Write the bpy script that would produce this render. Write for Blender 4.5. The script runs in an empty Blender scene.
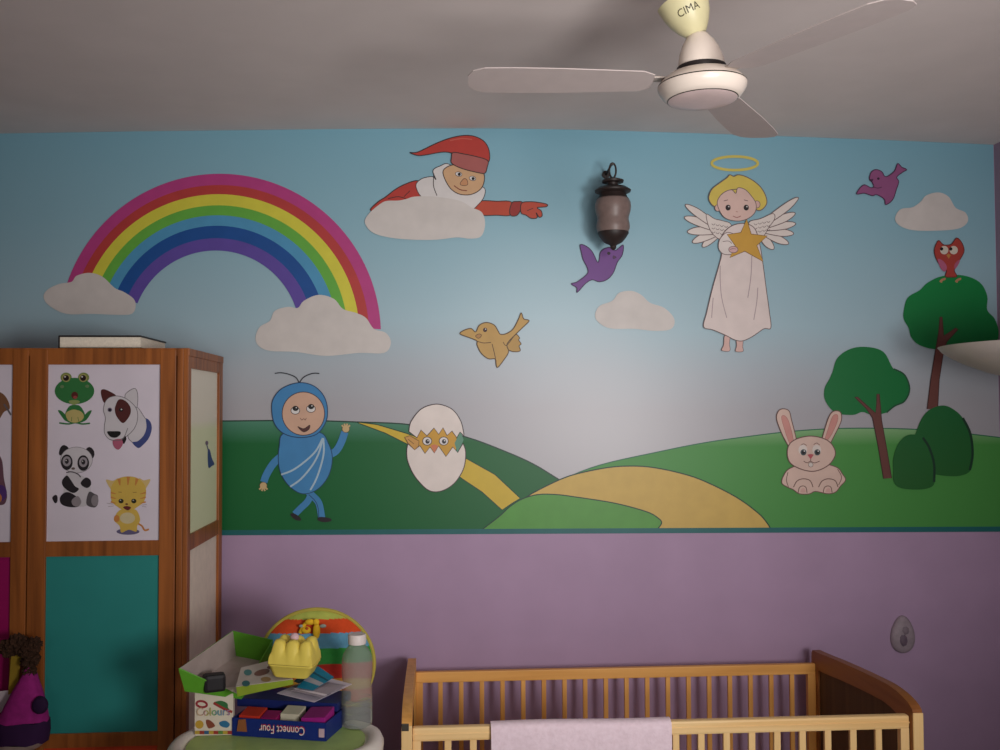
import bpy, bmesh, math, random
from mathutils import Vector, Matrix, noise
from mathutils.geometry import tessellate_polygon
random.seed(7)
scn = bpy.context.scene
COL = scn.collection
PI = math.pi

# ------------------------------------------------------------------ camera
FPX = 1000.0
YAW, PITCH, ROLL = math.radians(3.9), math.radians(2.0), 0.0040
CAM = Vector((0, 0, 1.7))
Fv = Vector((math.sin(YAW)*math.cos(PITCH), math.cos(YAW)*math.cos(PITCH), math.sin(PITCH)))
R0 = Vector((math.cos(YAW), -math.sin(YAW), 0))
U0 = R0.cross(Fv)
Uv = U0*math.cos(ROLL) + R0*math.sin(ROLL)
Rv = R0*math.cos(ROLL) - U0*math.sin(ROLL)
cam_d = bpy.data.cameras.new('camera'); cam = bpy.data.objects.new('camera', cam_d); COL.objects.link(cam)
cam_d.sensor_width = 36.0; cam_d.lens = 36.0*FPX/1000.0; cam_d.clip_start = 0.05
M = Matrix((Rv, Uv, -Fv)).transposed().to_4x4(); M.translation = CAM
cam.matrix_world = M
scn.camera = cam
scn.view_settings.view_transform = 'Standard'
scn.view_settings.look = 'None'

def ray(px, py):
    return Fv + Rv*((px-500)/FPX) + Uv*((375-py)/FPX)
def at(px, py, Y):
    d = ray(px, py); return CAM + d*((Y-CAM.y)/d.y)
def atz(px, py, Z):
    d = ray(px, py); return CAM + d*((Z-CAM.z)/d.z)

# ------------------------------------------------------------------ materials
def lin(c):
    c = c/255.0
    return c/12.92 if c <= 0.04045 else ((c+0.055)/1.055)**2.4
_mc = {}
def mat(rgb, rough=0.6, spec=0.3, var=0.06, scale=30.0, gain=1.0, bump=0.0, metal=0.0, trans=0.0, ior=1.45, name='paint'):
    key = (tuple(rgb), rough, spec, var, scale, gain, bump, metal, trans, ior)
    if key in _mc: return _mc[key]
    m = bpy.data.materials.new(name); m.use_nodes = True
    nt = m.node_tree; b = nt.nodes['Principled BSDF']
    base = [min(0.92, lin(v)*gain) for v in rgb]
    tc = nt.nodes.new('ShaderNodeTexCoord')
    nz = nt.nodes.new('ShaderNodeTexNoise'); nz.inputs['Scale'].default_value = scale; nz.inputs['Detail'].default_value = 4
    nt.links.new(tc.outputs['Object'], nz.inputs['Vector'])
    rp = nt.nodes.new('ShaderNodeValToRGB')
    rp.color_ramp.elements[0].position = 0.3; rp.color_ramp.elements[1].position = 0.7
    rp.color_ramp.elements[0].color = [max(0, v*(1-var)) for v in base]+[1]
    rp.color_ramp.elements[1].color = [min(0.95, v*(1+var)) for v in base]+[1]
    nt.links.new(nz.outputs['Fac'], rp.inputs['Fac']); nt.links.new(rp.outputs['Color'], b.inputs['Base Color'])
    b.inputs['Roughness'].default_value = rough
    b.inputs['Specular IOR Level'].default_value = spec
    b.inputs['Metallic'].default_value = metal
    b.inputs['Transmission Weight'].default_value = trans
    b.inputs['IOR'].default_value = ior
    if bump:
        bp = nt.nodes.new('ShaderNodeBump'); bp.inputs['Strength'].default_value = bump; bp.inputs['Distance'].default_value = 0.004
        nt.links.new(nz.outputs['Fac'], bp.inputs['Height']); nt.links.new(bp.outputs['Normal'], b.inputs['Normal'])
    _mc[key] = m
    return m
def wood(dark, light, axis='Z', rough=0.45, scale=1.0, name='wood'):
    m = bpy.data.materials.new(name); m.use_nodes = True
    nt = m.node_tree; b = nt.nodes['Principled BSDF']
    tc = nt.nodes.new('ShaderNodeTexCoord'); mp = nt.nodes.new('ShaderNodeMapping')
    s = {'X': (2, 40, 40), 'Y': (40, 2, 40), 'Z': (40, 40, 2)}[axis]
    mp.inputs['Scale'].default_value = [v*scale for v in s]
    nz = nt.nodes.new('ShaderNodeTexNoise'); nz.inputs['Scale'].default_value = 1.0; nz.inputs['Detail'].default_value = 6; nz.inputs['Distortion'].default_value = 0.6
    rp = nt.nodes.new('ShaderNodeValToRGB')
    rp.color_ramp.elements[0].position = 0.3; rp.color_ramp.elements[1].position = 0.72
    rp.color_ramp.elements[0].color = [lin(v) for v in dark]+[1]
    rp.color_ramp.elements[1].color = [lin(v) for v in light]+[1]
    nt.links.new(tc.outputs['Object'], mp.inputs['Vector']); nt.links.new(mp.outputs['Vector'], nz.inputs['Vector'])
    nt.links.new(nz.outputs['Fac'], rp.inputs['Fac']); nt.links.new(rp.outputs['Color'], b.inputs['Base Color'])
    b.inputs['Roughness'].default_value = rough; b.inputs['Specular IOR Level'].default_value = 0.3
    return m
def grad(stops, z0, z1, rough=0.45, spec=0.3, xshift=0.0, ns=3.0, namp=0.05, axis='Z', name='mural_paint', gain=.72):
    """paint that was brushed on as a gradient over the height of the wall"""
    m = bpy.data.materials.new(name); m.use_nodes = True
    nt = m.node_tree; b = nt.nodes['Principled BSDF']
    g = nt.nodes.new('ShaderNodeNewGeometry'); sx = nt.nodes.new('ShaderNodeSeparateXYZ')
    nt.links.new(g.outputs['Position'], sx.inputs[0])
    mr = nt.nodes.new('ShaderNodeMapRange'); mr.inputs['From Min'].default_value = z0; mr.inputs['From Max'].default_value = z1
    nt.links.new(sx.outputs[axis], mr.inputs['Value'])
    nz = nt.nodes.new('ShaderNodeTexNoise'); nz.inputs['Scale'].default_value = ns; nz.inputs['Detail'].default_value = 5
    nt.links.new(g.outputs['Position'], nz.inputs['Vector'])
    ma = nt.nodes.new('ShaderNodeMath'); ma.operation = 'MULTIPLY_ADD'; ma.inputs[1].default_value = namp*2; ma.inputs[2].default_value = -namp
    nt.links.new(nz.outputs['Fac'], ma.inputs[0])
    ad = nt.nodes.new('ShaderNodeMath'); ad.operation = 'ADD'
    nt.links.new(mr.outputs[0], ad.inputs[0]); nt.links.new(ma.outputs[0], ad.inputs[1])
    rp = nt.nodes.new('ShaderNodeValToRGB')
    els = rp.color_ramp.elements
    while len(els) < len(stops): els.new(0.5)
    for e, (p, c) in zip(els, stops):
        e.position = p; e.color = [min(0.92, lin(v)*gain) for v in c]+[1]
    nt.links.new(ad.outputs[0], rp.inputs['Fac']); nt.links.new(rp.outputs['Color'], b.inputs['Base Color'])
    b.inputs['Roughness'].default_value = rough; b.inputs['Specular IOR Level'].default_value = spec
    return m

# ------------------------------------------------------------------ object helpers
def wloc(o):
    v = Vector((0, 0, 0))
    while o is not None:
        v += o.location; o = o.parent
    return v
def props(o, label=None, cat=None, group=None, kind=None):
    if label: o['label'] = label
    if cat: o['category'] = cat
    if group: o['group'] = group
    if kind: o['kind'] = kind
    return o
def empty(name, loc, label, cat, group=None):
    o = bpy.data.objects.new(name, None); COL.objects.link(o); o.location = loc; o.empty_display_size = 0.05
    return props(o, label, cat, group)
def obj(name, bm, mats, parent=None, smooth=False, loc=None, label=None):
    if not isinstance(mats, (list, tuple)): mats = [mats]
    off = wloc(parent) if parent is not None else Vector((0, 0, 0))
    if loc is None and parent is None and len(bm.verts):
        xs = [v.co for v in bm.verts]
        loc = Vector(((min(v.x for v in xs)+max(v.x for v in xs))/2, (min(v.y for v in xs)+max(v.y for v in xs))/2, min(v.z for v in xs)))
    l = Vector(loc)-off if loc is not None else Vector((0, 0, 0))
    bmesh.ops.translate(bm, verts=bm.verts, vec=-(off+l))
    me = bpy.data.meshes.new(name)
    if smooth:
        for f in bm.faces: f.smooth = True
    bm.to_mesh(me); bm.free()
    for m in mats: me.materials.append(m)
    if smooth:
        try: me.set_sharp_from_angle(angle=math.radians(42))
        except Exception: pass
    o = bpy.data.objects.new(name, me); COL.objects.link(o)
    o.location = l
    if parent is not None: o.parent = parent
    if label: o['label'] = label
    return o
def NB(): return bmesh.new()
def box(bm, x0, x1, y0, y1, z0, z1, bev=0.0, mi=0, mx=None):
    t = NB()
    bmesh.ops.create_cube(t, size=1)
    for v in t.verts:
        v.co = Vector(((x0+x1)/2+v.co.x*(x1-x0), (y0+y1)/2+v.co.y*(y1-y0), (z0+z1)/2+v.co.z*(z1-z0)))
    if bev: bmesh.ops.bevel(t, geom=list(t.edges), offset=bev, segments=2, profile=0.6, affect='EDGES')
    return merge(bm, t, mi, mx)
def merge(bm, t, mi=0, mx=None):
    if mx is not None: bmesh.ops.transform(t, matrix=mx, verts=t.verts)
    mp = {}
    for v in t.verts: mp[v.index if False else v] = bm.verts.new(v.co)
    for f in t.faces:
        try:
            n = bm.faces.new([mp[v] for v in f.verts]); n.material_index = mi if mi is not None else f.material_index
        except ValueError: pass
    t.free(); return bm
def lathe(bm, prof, mx=None, seg=40, mi=0, mis=None, cap=True):
    t = NB(); rings = []
    for r, z in prof:
        if r < 1e-5: rings.append([t.verts.new((0, 0, z))])
        else: rings.append([t.verts.new((r*math.cos(2*PI*k/seg), r*math.sin(2*PI*k/seg), z)) for k in range(seg)])
    for i in range(len(rings)-1):
        a, b = rings[i], rings[i+1]; m_ = mis[i] if mis else mi
        for k in range(seg):
            k2 = (k+1) % seg
            if len(a) == 1 and len(b) == 1: continue
            vs = [a[0], b[k2], b[k]] if len(a) == 1 else ([a[k], a[k2], b[0]] if len(b) == 1 else [a[k], a[k2], b[k2], b[k]])
            f = t.faces.new(vs); f.material_index = m_
    if cap:
        for rg in (rings[0], rings[-1]):
            if len(rg) > 1:
                f = t.faces.new(rg); f.material_index = mi
    bmesh.ops.recalc_face_normals(t, faces=t.faces)
    return merge(bm, t, None, mx)
def tube(bm, pts, r, seg=10, mi=0, closed=False, radii=None):
    pts = [Vector(p) for p in pts]; n = len(pts); t = NB(); rings = []; up = None
    for i, p in enumerate(pts):
        if closed: d = pts[(i+1) % n]-pts[i-1]
        else: d = pts[min(i+1, n-1)]-pts[max(i-1, 0)]
        d.normalize()
        if up is None:
            up = d.orthogonal().normalized()
        up = (up-d*up.dot(d)).normalized(); s = d.cross(up)
        rr = radii[i] if radii else r
        rings.append([t.verts.new(p+up*rr*math.cos(2*PI*k/seg)+s*rr*math.sin(2*PI*k/seg)) for k in range(seg)])
    for i in range(n if closed else n-1):
        a, b = rings[i], rings[(i+1) % n]
        for k in range(seg): t.faces.new([a[k], a[(k+1) % seg], b[(k+1) % seg], b[k]])
    if not closed:
        t.faces.new(rings[0]); t.faces.new(rings[-1])
    bmesh.ops.recalc_face_normals(t, faces=t.faces)
    return merge(bm, t, mi)
def hexa(bm, b4, t4, mi=0, bev=0.0, open_top=False, thick=0.0):
    """box from four bottom corners and four top corners"""
    t = NB(); vs = [t.verts.new(p) for p in list(b4)+list(t4)]
    fs = [(0, 3, 2, 1), (0, 1, 5, 4), (1, 2, 6, 5), (2, 3, 7, 6), (3, 0, 4, 7)]
    if not open_top: fs.append((4, 5, 6, 7))
    for f in fs: t.faces.new([vs[i] for i in f])
    bmesh.ops.recalc_face_normals(t, faces=t.faces)
    if open_top and thick: bmesh.ops.solidify(t, geom=t.faces[:], thickness=thick)
    if bev: bmesh.ops.bevel(t, geom=list(t.edges), offset=bev, segments=2, profile=0.6, affect='EDGES')
    return merge(bm, t, mi)
def ball(bm, c, r, mi=0, sub=3, jitter=0.0, seed=0):
    t = NB(); bmesh.ops.create_icosphere(t, subdivisions=sub, radius=1)
    r = r if isinstance(r, (tuple, list)) else (r, r, r)
    for v in t.verts:
        k = 1+jitter*noise.noise(v.co*3.1+Vector((seed*7.3, 0, 0)))+jitter*0.6*noise.noise(v.co*9+Vector((seed*3.3, 1, 0)))
        v.co = Vector((c[0]+v.co.x*r[0]*k, c[1]+v.co.y*r[1]*k, c[2]+v.co.z*r[2]*k))
    return merge(bm, t, mi)

# ------------------------------------------------------------------ flat painting on a surface
def cr(pts, closed=True, n=5):
    out = []; N = len(pts)
    for i in range(N if closed else N-1):
        if closed: p0, p1, p2, p3 = pts[i-1], pts[i], pts[(i+1) % N], pts[(i+2) % N]
        else: p0, p1, p2, p3 = pts[max(i-1, 0)], pts[i], pts[i+1], pts[min(i+2, N-1)]
        for k in range(n):
            t = k/n
            out.append(tuple(0.5*((2*p1[j])+(-p0[j]+p2[j])*t+(2*p0[j]-5*p1[j]+4*p2[j]-p3[j])*t*t+(-p0[j]+3*p1[j]-3*p2[j]+p3[j])*t**3) for j in (0, 1)))
    if not closed: out.append(tuple(pts[-1]))
    return out
STEP = 0.00007
class Pic:
    """collects flat colour shapes lying on one plane; build() links them as ONE mesh"""
    lay = 0
    def __init__(s, fmap=None, step=STEP):
        s.bm = NB(); s.mats = []; s.f = fmap or wallmap; s.step = step
    def mi(s, m):
        if m not in s.mats: s.mats.append(m)
        return s.mats.index(m)
    def _o(s):
        Pic.lay += 1; return Pic.lay*s.step
    def poly(s, pts, m):
        o = s._o(); k = s.mi(m)
        tri = tessellate_polygon([[Vector((x, -y, 0)) for x, y in pts]])
        vs = [s.bm.verts.new(s.f(x, y, o)) for x, y in pts]
        for t in tri:
            try:
                f = s.bm.faces.new([vs[i] for i in t]); f.material_index = k
            except ValueError: pass
        return s
    def fill(s, pts, m, ol=None, w=0.9, smooth=True):
        p = cr(pts) if smooth else pts
        s.poly(p, m)
        if ol is not None: s.line(p, w, ol, smooth=False, closed=True)
        return s
    def ell(s, cx, cy, rx, ry=None, m=None, ol=None, w=0.8, rot=0.0, n=28):
        ry = ry or rx; c, q = math.cos(rot), math.sin(rot)
        p = [(cx+rx*math.cos(2*PI*i/n)*c-ry*math.sin(2*PI*i/n)*q, cy+rx*math.cos(2*PI*i/n)*q+ry*math.sin(2*PI*i/n)*c) for i in range(n)]
        if m is not None: s.poly(p, m)
        if ol is not None: s.line(p, w, ol, smooth=False, closed=True)
        return s
    def line(s, pts, w, m, smooth=True, closed=False, taper=False):
        p = cr(pts, closed) if smooth else list(pts)
        o = s._o(); k = s.mi(m); n = len(p); L = []; Rr = []
        for i in range(n):
            a = p[i-1] if (closed or i > 0) else p[i]; b = p[(i+1) % n] if (closed or i < n-1) else p[i]
            dx, dy = b[0]-a[0], b[1]-a[1]; d = math.hypot(dx, dy) or 1
            ww = w*(1-0.75*i/(n-1)) if taper else w
            nx, ny = -dy/d*ww/2, dx/d*ww/2
            L.append(s.bm.verts.new(s.f(p[i][0]+nx, p[i][1]+ny, o))); Rr.append(s.bm.verts.new(s.f(p[i][0]-nx, p[i][1]-ny, o)))
        for i in range(n if closed else n-1):
            j = (i+1) % n
            try:
                f = s.bm.faces.new([L[i], L[j], Rr[j], Rr[i]]); f.material_index = k
            except ValueError: pass
        return s
    def build(s, name, parent, label=None):
        bmesh.ops.recalc_face_normals(s.bm, faces=s.bm.faces)
        return obj(name, s.bm, s.mats, parent, label=label)
WALL_Y = 3.4
def wallmap(px, py, o):
    p = at(px, py, WALL_Y); return Vector((p.x, WALL_Y-0.001-o, p.z))
def P(r, g, b, k=.74):
    l_ = .3*r+.59*g+.11*b; r, g, b = [round(v+.10*(l_-v)+3) for v in (r, g, b)]
    return mat((r, g, b), rough=0.45, spec=0.35, var=0.05, scale=18, gain=k, name='mural_paint')

# ------------------------------------------------------------------ room shell
ceil_px = [(-420, 142), (-200, 137), (0, 133.5), (125, 131.5), (250, 130), (375, 128.7), (500, 128.3), (600, 130.2), (700, 133.3), (800, 136.8), (900, 140.6), (1000, 145), (1060, 148)]
ceil_w = [at(x, y, WALL_Y) for x, y in ceil_px]
XR = at(995, 200, WALL_Y).x
XL = -2.35; YB = -2.2
cw = [(p.x, p.z) for p in ceil_w if XL < p.x < XR-0.02]
def ceil_z(x):
    L = [(p.x, p.z) for p in ceil_w]
    if x <= L[0][0]: return L[0][1]
    for (a, za), (b, zb) in zip(L, L[1:]):
        if a <= x <= b: return za+(zb-za)*(x-a)/(b-a)
    return L[-1][1]
xs_c = [XL+(XR-XL)*i/48 for i in range(49)]
_sm = [(ceil_z(x-0.06)+ceil_z(x)+ceil_z(x+0.06))/3 for x in xs_c]
purple = mat((169, 142, 171), rough=0.5, spec=0.25, var=0.05, scale=5, name='purple_wall_paint')
ceilm = mat((224, 213, 209), rough=0.9, spec=0.1, var=0.03, scale=6, name='ceiling_paint')
bm = NB()
vt = [bm.verts.new((x, WALL_Y, z)) for x, z in zip(xs_c, _sm)]; vb = [bm.verts.new((x, WALL_Y, 0)) for x in xs_c]
for i in range(48): bm.faces.new([vb[i], vb[i+1], vt[i+1], vt[i]])
props(obj('wall_back', bm, purple, loc=(0, WALL_Y, 0)), kind='structure')
bm = NB()
rows = []
for y in (WALL_Y, 1.5, 0, YB): rows.append([bm.verts.new((x, y, z)) for x, z in zip(xs_c, _sm)])
for a, b in zip(rows, rows[1:]):
    for i in range(48): bm.faces.new([a[i], a[i+1], b[i+1], b[i]])
props(obj('ceiling', bm, ceilm, smooth=True, loc=(0, 0, 2.6)), kind='structure')
mauve = mat((165, 140, 160), rough=0.7, spec=0.2, var=0.03, scale=4, name='mauve_wall_paint')
def quad(name, pts, m):
    bm = NB(); bm.faces.new([bm.verts.new(p) for p in pts]); return props(obj(name, bm, m, loc=pts[0]), kind='structure')
quad('wall_right', [(XR, YB, 0), (XR, WALL_Y, 0), (XR, WALL_Y, _sm[-1]), (XR, YB, _sm[-1])], mauve)
quad('wall_left', [(XL, YB, 0), (XL, WALL_Y, 0), (XL, WALL_Y, _sm[0]), (XL, YB, _sm[0])], mauve)
bm = NB()
va = [bm.verts.new((x, YB, 0)) for x in xs_c]; vc = [bm.verts.new((x, YB, z)) for x, z in zip(xs_c, _sm)]
for i in range(48): bm.faces.new([va[i], vc[i], vc[i+1], va[i+1]])
props(obj('wall_front', bm, mauve, loc=(0, YB, 0)), kind='structure')
bm = NB(); box(bm, XL, XR, YB, WALL_Y, -0.05, 0)
props(obj('floor', bm, mat((150, 135, 125), rough=0.4, var=0.12, scale=3, name='floor_tile'), loc=(0, 0, -0.05)), kind='structure')

# ------------------------------------------------------------------ the mural
zb = at(600, 534, WALL_Y).z; zt = at(500, 128, WALL_Y).z
mural = empty('wall_mural', at(600, 534, WALL_Y), 'hand-painted nursery mural of sky, rainbow, green hills, angel and animals filling the upper wall', 'mural')
skym = grad([(0.0, (184, 178, 184)), (0.30, (186, 184, 191)), (0.40, (187, 196, 205)), (0.52, (180, 210, 222)), (0.75, (156, 200, 216)), (1.0, (140, 194, 214))], zb, zt, ns=2.2, namp=0.05, rough=0.36, spec=0.4)
bm = NB()
zl = lambda x: zb
n = 48; x0 = XL+0.001; x1 = XR-0.002
xs = [x0+(x1-x0)*i/n for i in range(n+1)]
def ci(x):
    for i in range(48):
        if xs_c[i] <= x <= xs_c[i+1]: return _sm[i]+(_sm[i+1]-_sm[i])*(x-xs_c[i])/(xs_c[i+1]-xs_c[i])
    return _sm[0] if x < 0 else _sm[-1]
def band_z(x, dy):   # lower edge of the painted scene, dy pixels above/below
    pxa = 225 + (x-at(225, 530, WALL_Y).x)/(at(1000, 530, WALL_Y).x-at(225, 530, WALL_Y).x)*775
    return at(pxa, 530.5-(pxa-225)*3.6/775+dy, WALL_Y).z
a = [bm.verts.new((x, WALL_Y-0.001, band_z(x, 3))) for x in xs]; b = [bm.verts.new((x, WALL_Y-0.001, ci(x)-0.0002)) for x in xs]
for i in range(n): bm.faces.new([a[i], a[i+1], b[i+1], b[i]])
obj('painted_sky', bm, skym, mural)

G_OL = P(20, 62, 48)
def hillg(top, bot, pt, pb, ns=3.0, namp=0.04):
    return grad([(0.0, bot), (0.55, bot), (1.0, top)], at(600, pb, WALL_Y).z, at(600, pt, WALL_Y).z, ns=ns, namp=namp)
# distant left hill with a paler right shoulder
def botline(px): return 531.5-(px-225)*3.6/775
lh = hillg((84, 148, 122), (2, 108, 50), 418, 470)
crest = [(180, 421.5), (224, 421), (300, 420.5), (357, 422), (413, 425), (466, 437), (509, 453), (535, 465), (558, 479), (580, 492)]
pts = cr(crest, closed=False)+[(600, botline(600)), (180, botline(180))]
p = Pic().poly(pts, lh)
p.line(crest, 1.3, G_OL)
p.build('left_hill', mural, 'dark green painted hill behind the blue figure and the egg')
YR = P(226, 190, 44); YR2 = P(224, 184, 84)
road = [(357, 422), (377, 424.5), (407, 433.5), (436, 444), (466, 458.3), (495, 474.5), (520, 498), (511, 504), (502, 510), (482, 492), (462.5, 479), (436, 458), (406, 443.5), (385, 433), (362, 424.5)]
p = Pic().fill(road[:7]+road[7:], YR, ol=G_OL, w=0.9, smooth=False)
p.build('hill_path', mural, 'narrow yellow path running down the left hill behind the egg')
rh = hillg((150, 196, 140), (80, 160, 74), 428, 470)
crest = [(530, 500), (560, 481), (600, 465), (660, 451.5), (700, 443.5), (740, 437.5), (795, 431), (846, 428.3), (908, 429), (960, 433), (1012, 439)]
pts = cr(crest, closed=False)+[(1012, botline(1012)), (530, botline(530))]
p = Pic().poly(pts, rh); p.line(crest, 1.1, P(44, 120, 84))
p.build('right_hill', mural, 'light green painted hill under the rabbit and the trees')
pth = [(520, 503), (531, 494), (560, 479.5), (580, 473), (608, 467.5), (630, 466), (652, 467.3), (680, 473), (704, 481), (736, 497), (758, 513), (767, 523), (770.5, botline(770))]
p = Pic().poly(cr(pth, False)+[(640, botline(640)), (520, botline(520))], YR2); p.line(pth, 1.2, G_OL)
p.build('foreground_path', mural, 'broad sandy yellow path curving over the middle of the mural')
gr = [(481, botline(481)), (499, 516.5), (510, 506.5), (522, 499), (538, 494.5), (556, 494.5), (576, 497), (614, 503), (646, 511.5), (658, 518), (661.5, 523), (657, botline(657))]
p = Pic().poly(cr(gr, False), P(88, 168, 62)); p.line(gr, 1.1, G_OL)
p.build('grassy_mound', mural, 'small bright green mound in front of the sandy path')
# teal border band under the scene
bm = NB(); Pic.lay += 1
yo = WALL_Y-0.001-Pic.lay*STEP
a = [bm.verts.new((x, yo, band_z(x, 4.8))) for x in xs]; b = [bm.verts.new((x, yo, band_z(x, -0.4))) for x in xs]
for i in range(n): bm.faces.new([a[i], a[i+1], b[i+1], b[i]])
obj('border_band', bm, P(22, 110, 112), mural, label='thin teal painted line along the bottom of the mural')

# rainbow
Pic.lay = 34
cols = [P(206, 62, 142), P(208, 62, 58), P(234, 222, 58), P(104, 192, 62), P(78, 164, 212), P(22, 86, 170), P(104, 78, 180)]
names = ['pink_band', 'red_band', 'yellow_band', 'green_band', 'light_blue_band', 'dark_blue_band', 'violet_band']
RR = [161, 149.8, 140.6, 129.5, 119.5, 109.1, 96.6, 84.3]
rb = bpy.data.objects.new('rainbow', None); COL.objects.link(rb); rb.parent = mural; rb['label'] = 'wide seven-colour painted rainbow arching between two clouds'
def arcpt(r, t):
    k = (161-r)/(161-84.3)
    cx = 220-4*k; a0 = math.radians(162-4*k); a1 = math.radians(2.0+3*k)
    an = a0+(a1-a0)*t
    return (cx+r*math.cos(an), 335-r*math.sin(an))
for i in range(7):
    Nn = 60
    Pic().poly([arcpt(RR[i], k/Nn) for k in range(Nn+1)]+[arcpt(RR[i+1], 1-k/Nn) for k in range(Nn+1)], cols[i]).build(names[i], rb)
    Pic.lay -= 1
Pic.lay += 1
# clouds
Pic.lay = 44
CL = P(223, 214, 208)
def cloud(pts, label):
    Pic().fill(pts, CL).build('cloud', mural, label)
cloud([(44, 297), (48.5, 289.5), (60, 284), (72, 282), (77, 276), (90, 273), (103, 277), (115, 288), (124, 292), (134, 299), (136, 307), (132, 314), (119, 315), (93, 314), (67, 314), (50, 306)], 'small white painted cloud at the left foot of the rainbow')
cloud([(255.7, 337.6), (260, 327), (270, 321), (275, 311), (288, 307), (298, 308), (304, 301), (318.6, 295), (334, 299), (343, 309), (356, 313), (366, 318), (374, 329), (386, 333), (391, 343), (384, 353), (359, 353), (326, 356), (296, 352), (270.5, 351), (259, 346)], 'large white painted cloud at the right foot of the rainbow')
cloud([(595, 314.7), (599.5, 306), (612, 301), (619, 293), (631, 291), (641, 295), (650, 303), (664, 308), (674, 319), (671, 329), (655, 331), (634, 329), (610, 328.5), (598, 322)], 'white painted cloud below the purple bird, left of the angel')
cloud([(894.6, 218), (900, 209.5), (912, 207.5), (920, 202), (926, 195.5), (938, 192.7), (948, 197), (955, 208), (965, 213), (967, 222), (957, 229), (931, 231), (910, 230), (898, 225)], 'white painted cloud above the owl')

BR = P(44, 26, 20); OL = P(60, 40, 38); BK = P(26, 22, 24); WH = P(236, 230, 228)
Pic.lay = 50
# man in red lying on a cloud (plain figure)
man = bpy.data.objects.new('man_in_red', None); COL.objects.link(man); man.parent = mural
man['label'] = 'painted man in red cap and jacket with white scarf, lying behind a cloud and pointing right'
RD = P(206, 58, 48); RD2 = P(158, 36, 38); SK = P(226, 176, 128)
Pic().fill([(371, 211), (377, 203), (386, 197), (395, 190), (404, 185), (416, 181), (423, 184), (426, 197), (415, 203), (395, 206)], RD, OL).line([(388, 199), (398, 197), (406, 199)], 0.8, OL).line([(404, 197), (410, 191)], 0.7, OL).build('jacket', man)
Pic().fill([(470, 209), (477, 203), (483, 201), (496, 201.5), (511.6, 202.5), (511, 215), (496, 215.5), (481, 215.3)], P(208, 70, 42), OL).build('sleeve', man)
Pic().fill([(512, 203), (517, 201.8), (522, 202.5), (521, 209), (517, 215.5), (511, 216), (509.5, 211)], P(170, 44, 40), OL).build('cuff', man)
Pic().fill([(521.5, 203.6), (530, 202), (540, 203), (547, 204.7), (546, 207), (537, 208), (541, 211), (542, 216), (539, 217.5), (536, 213), (537, 218), (531, 218.6), (526, 215.5), (521, 213)], P(210, 74, 50), OL).line([(527, 211), (533, 208.5)], 0.7, OL).build('hand', man)
SC = P(232, 226, 224)
Pic().fill([(416, 187), (421, 179.5), (432, 177), (436, 180), (433, 171), (440, 166.5), (450, 165), (470, 184), (484, 188), (484, 197), (478, 205), (470, 210), (450, 205), (425, 200)], SC, OL, w=0.7).line([(434, 174), (433.5, 186), (437, 196)], 0.8, OL).build('scarf', man)
Pic().fill([(443, 174), (446, 168), (456, 165), (472, 168), (483, 173), (484, 182), (480, 190), (470, 195), (458, 194), (449, 187)], SK, OL).build('face', man)
for ex, ey in ((458.6, 174.5), (472.5, 178.8)):
    Pic().ell(ex, ey, 3.3, 2.2, WH, OL, 0.5, 0.25).ell(ex+0.6, ey+0.2, 1.5, 1.6, BK).build('eye', man)
Pic().fill([(464, 179), (467, 180.5), (467.5, 185), (463, 186), (460, 184)], P(216, 150, 100), OL, 0.5).build('nose', man)
Pic().line([(454, 186), (460, 190), (467, 191)], 1.0, P(150, 70, 50)).build('mouth', man)
Pic().fill([(410, 153), (418, 152.5), (437, 143.5), (454, 137.6), (470, 136), (483, 141), (489, 151), (488, 163), (475, 160), (454, 154), (443, 152.5), (428, 155), (418, 156)], RD, OL).line([(450, 141), (462, 139), (472, 140)], 1.2, P(220, 92, 76)).build('cap', man)
Pic().fill([(453, 153), (463, 154.3), (476, 157), (487.5, 161), (487, 168), (485, 173.5), (480, 173.5), (463, 169.3), (452, 164), (451.5, 158)], P(186, 96, 92), OL).build('cap_band', man)
cloud([(365, 223), (368.6, 214.6), (378, 206), (386, 201.5), (398, 201), (406, 199.5), (415, 197), (434.6, 197), (459, 201), (472, 208), (482, 213), (485, 225), (481, 236.6), (470, 239), (456.6, 237.7), (437, 240), (412.6, 240), (390.6, 238), (373, 233)], 'white painted cloud carrying the man in red')

Pic.lay = 50
# birds
bird = lambda label: (lambda o: (COL.objects.link(o), setattr(o, 'parent', mural), o.__setitem__('label', label), o)[3])(bpy.data.objects.new('painted_bird', None))
YB_ = P(206, 160, 78); YO = P(96, 66, 30)
b1 = bird('ochre yellow painted bird in flight below the middle of the sky')
Pic().fill([(506.5, 345), (511, 339), (516, 334.5), (519.5, 338), (518.5, 340), (521, 344), (519, 346), (520, 351), (513, 351.7), (507, 349)], P(196, 150, 70), YO, 0.9).build('tail', b1)
Pic().fill([(475.6, 332), (479, 325.6), (486, 322.6), (494, 325), (498, 331), (500.5, 334.4), (506.5, 333.6), (513, 329), (518, 320), (521, 313), (523, 318), (524.7, 319.5), (529, 321), (522.5, 327.7), (516, 334), (507, 344), (508.5, 352), (503, 361), (497.5, 367.5), (496, 364), (495, 359), (488, 358.7), (481, 353), (477, 345), (476.7, 341), (470, 338), (460, 334), (464, 330.4), (471, 328.6)], YB_, YO, 1.0).line([(476.5, 341), (483, 343), (491, 342.5)], 0.8, YO).line([(492, 344), (494, 352), (495.5, 359)], 0.8, YO).line([(503, 342), (506.5, 345.5), (514, 336)], 0.7, YO).build('body', b1)
Pic().ell(485, 330, 2.1, 2.2, P(70, 30, 24)).ell(485.5, 329.3, .6, .6, WH).build('eye', b1)
Pic().fill([(475.5, 336), (479, 334), (481.5, 335.5), (478.5, 338.5)], P(186, 130, 64), YO, 0.6).build('beak', b1)
PU = P(122, 66, 152); PO = P(64, 30, 84)
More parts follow.
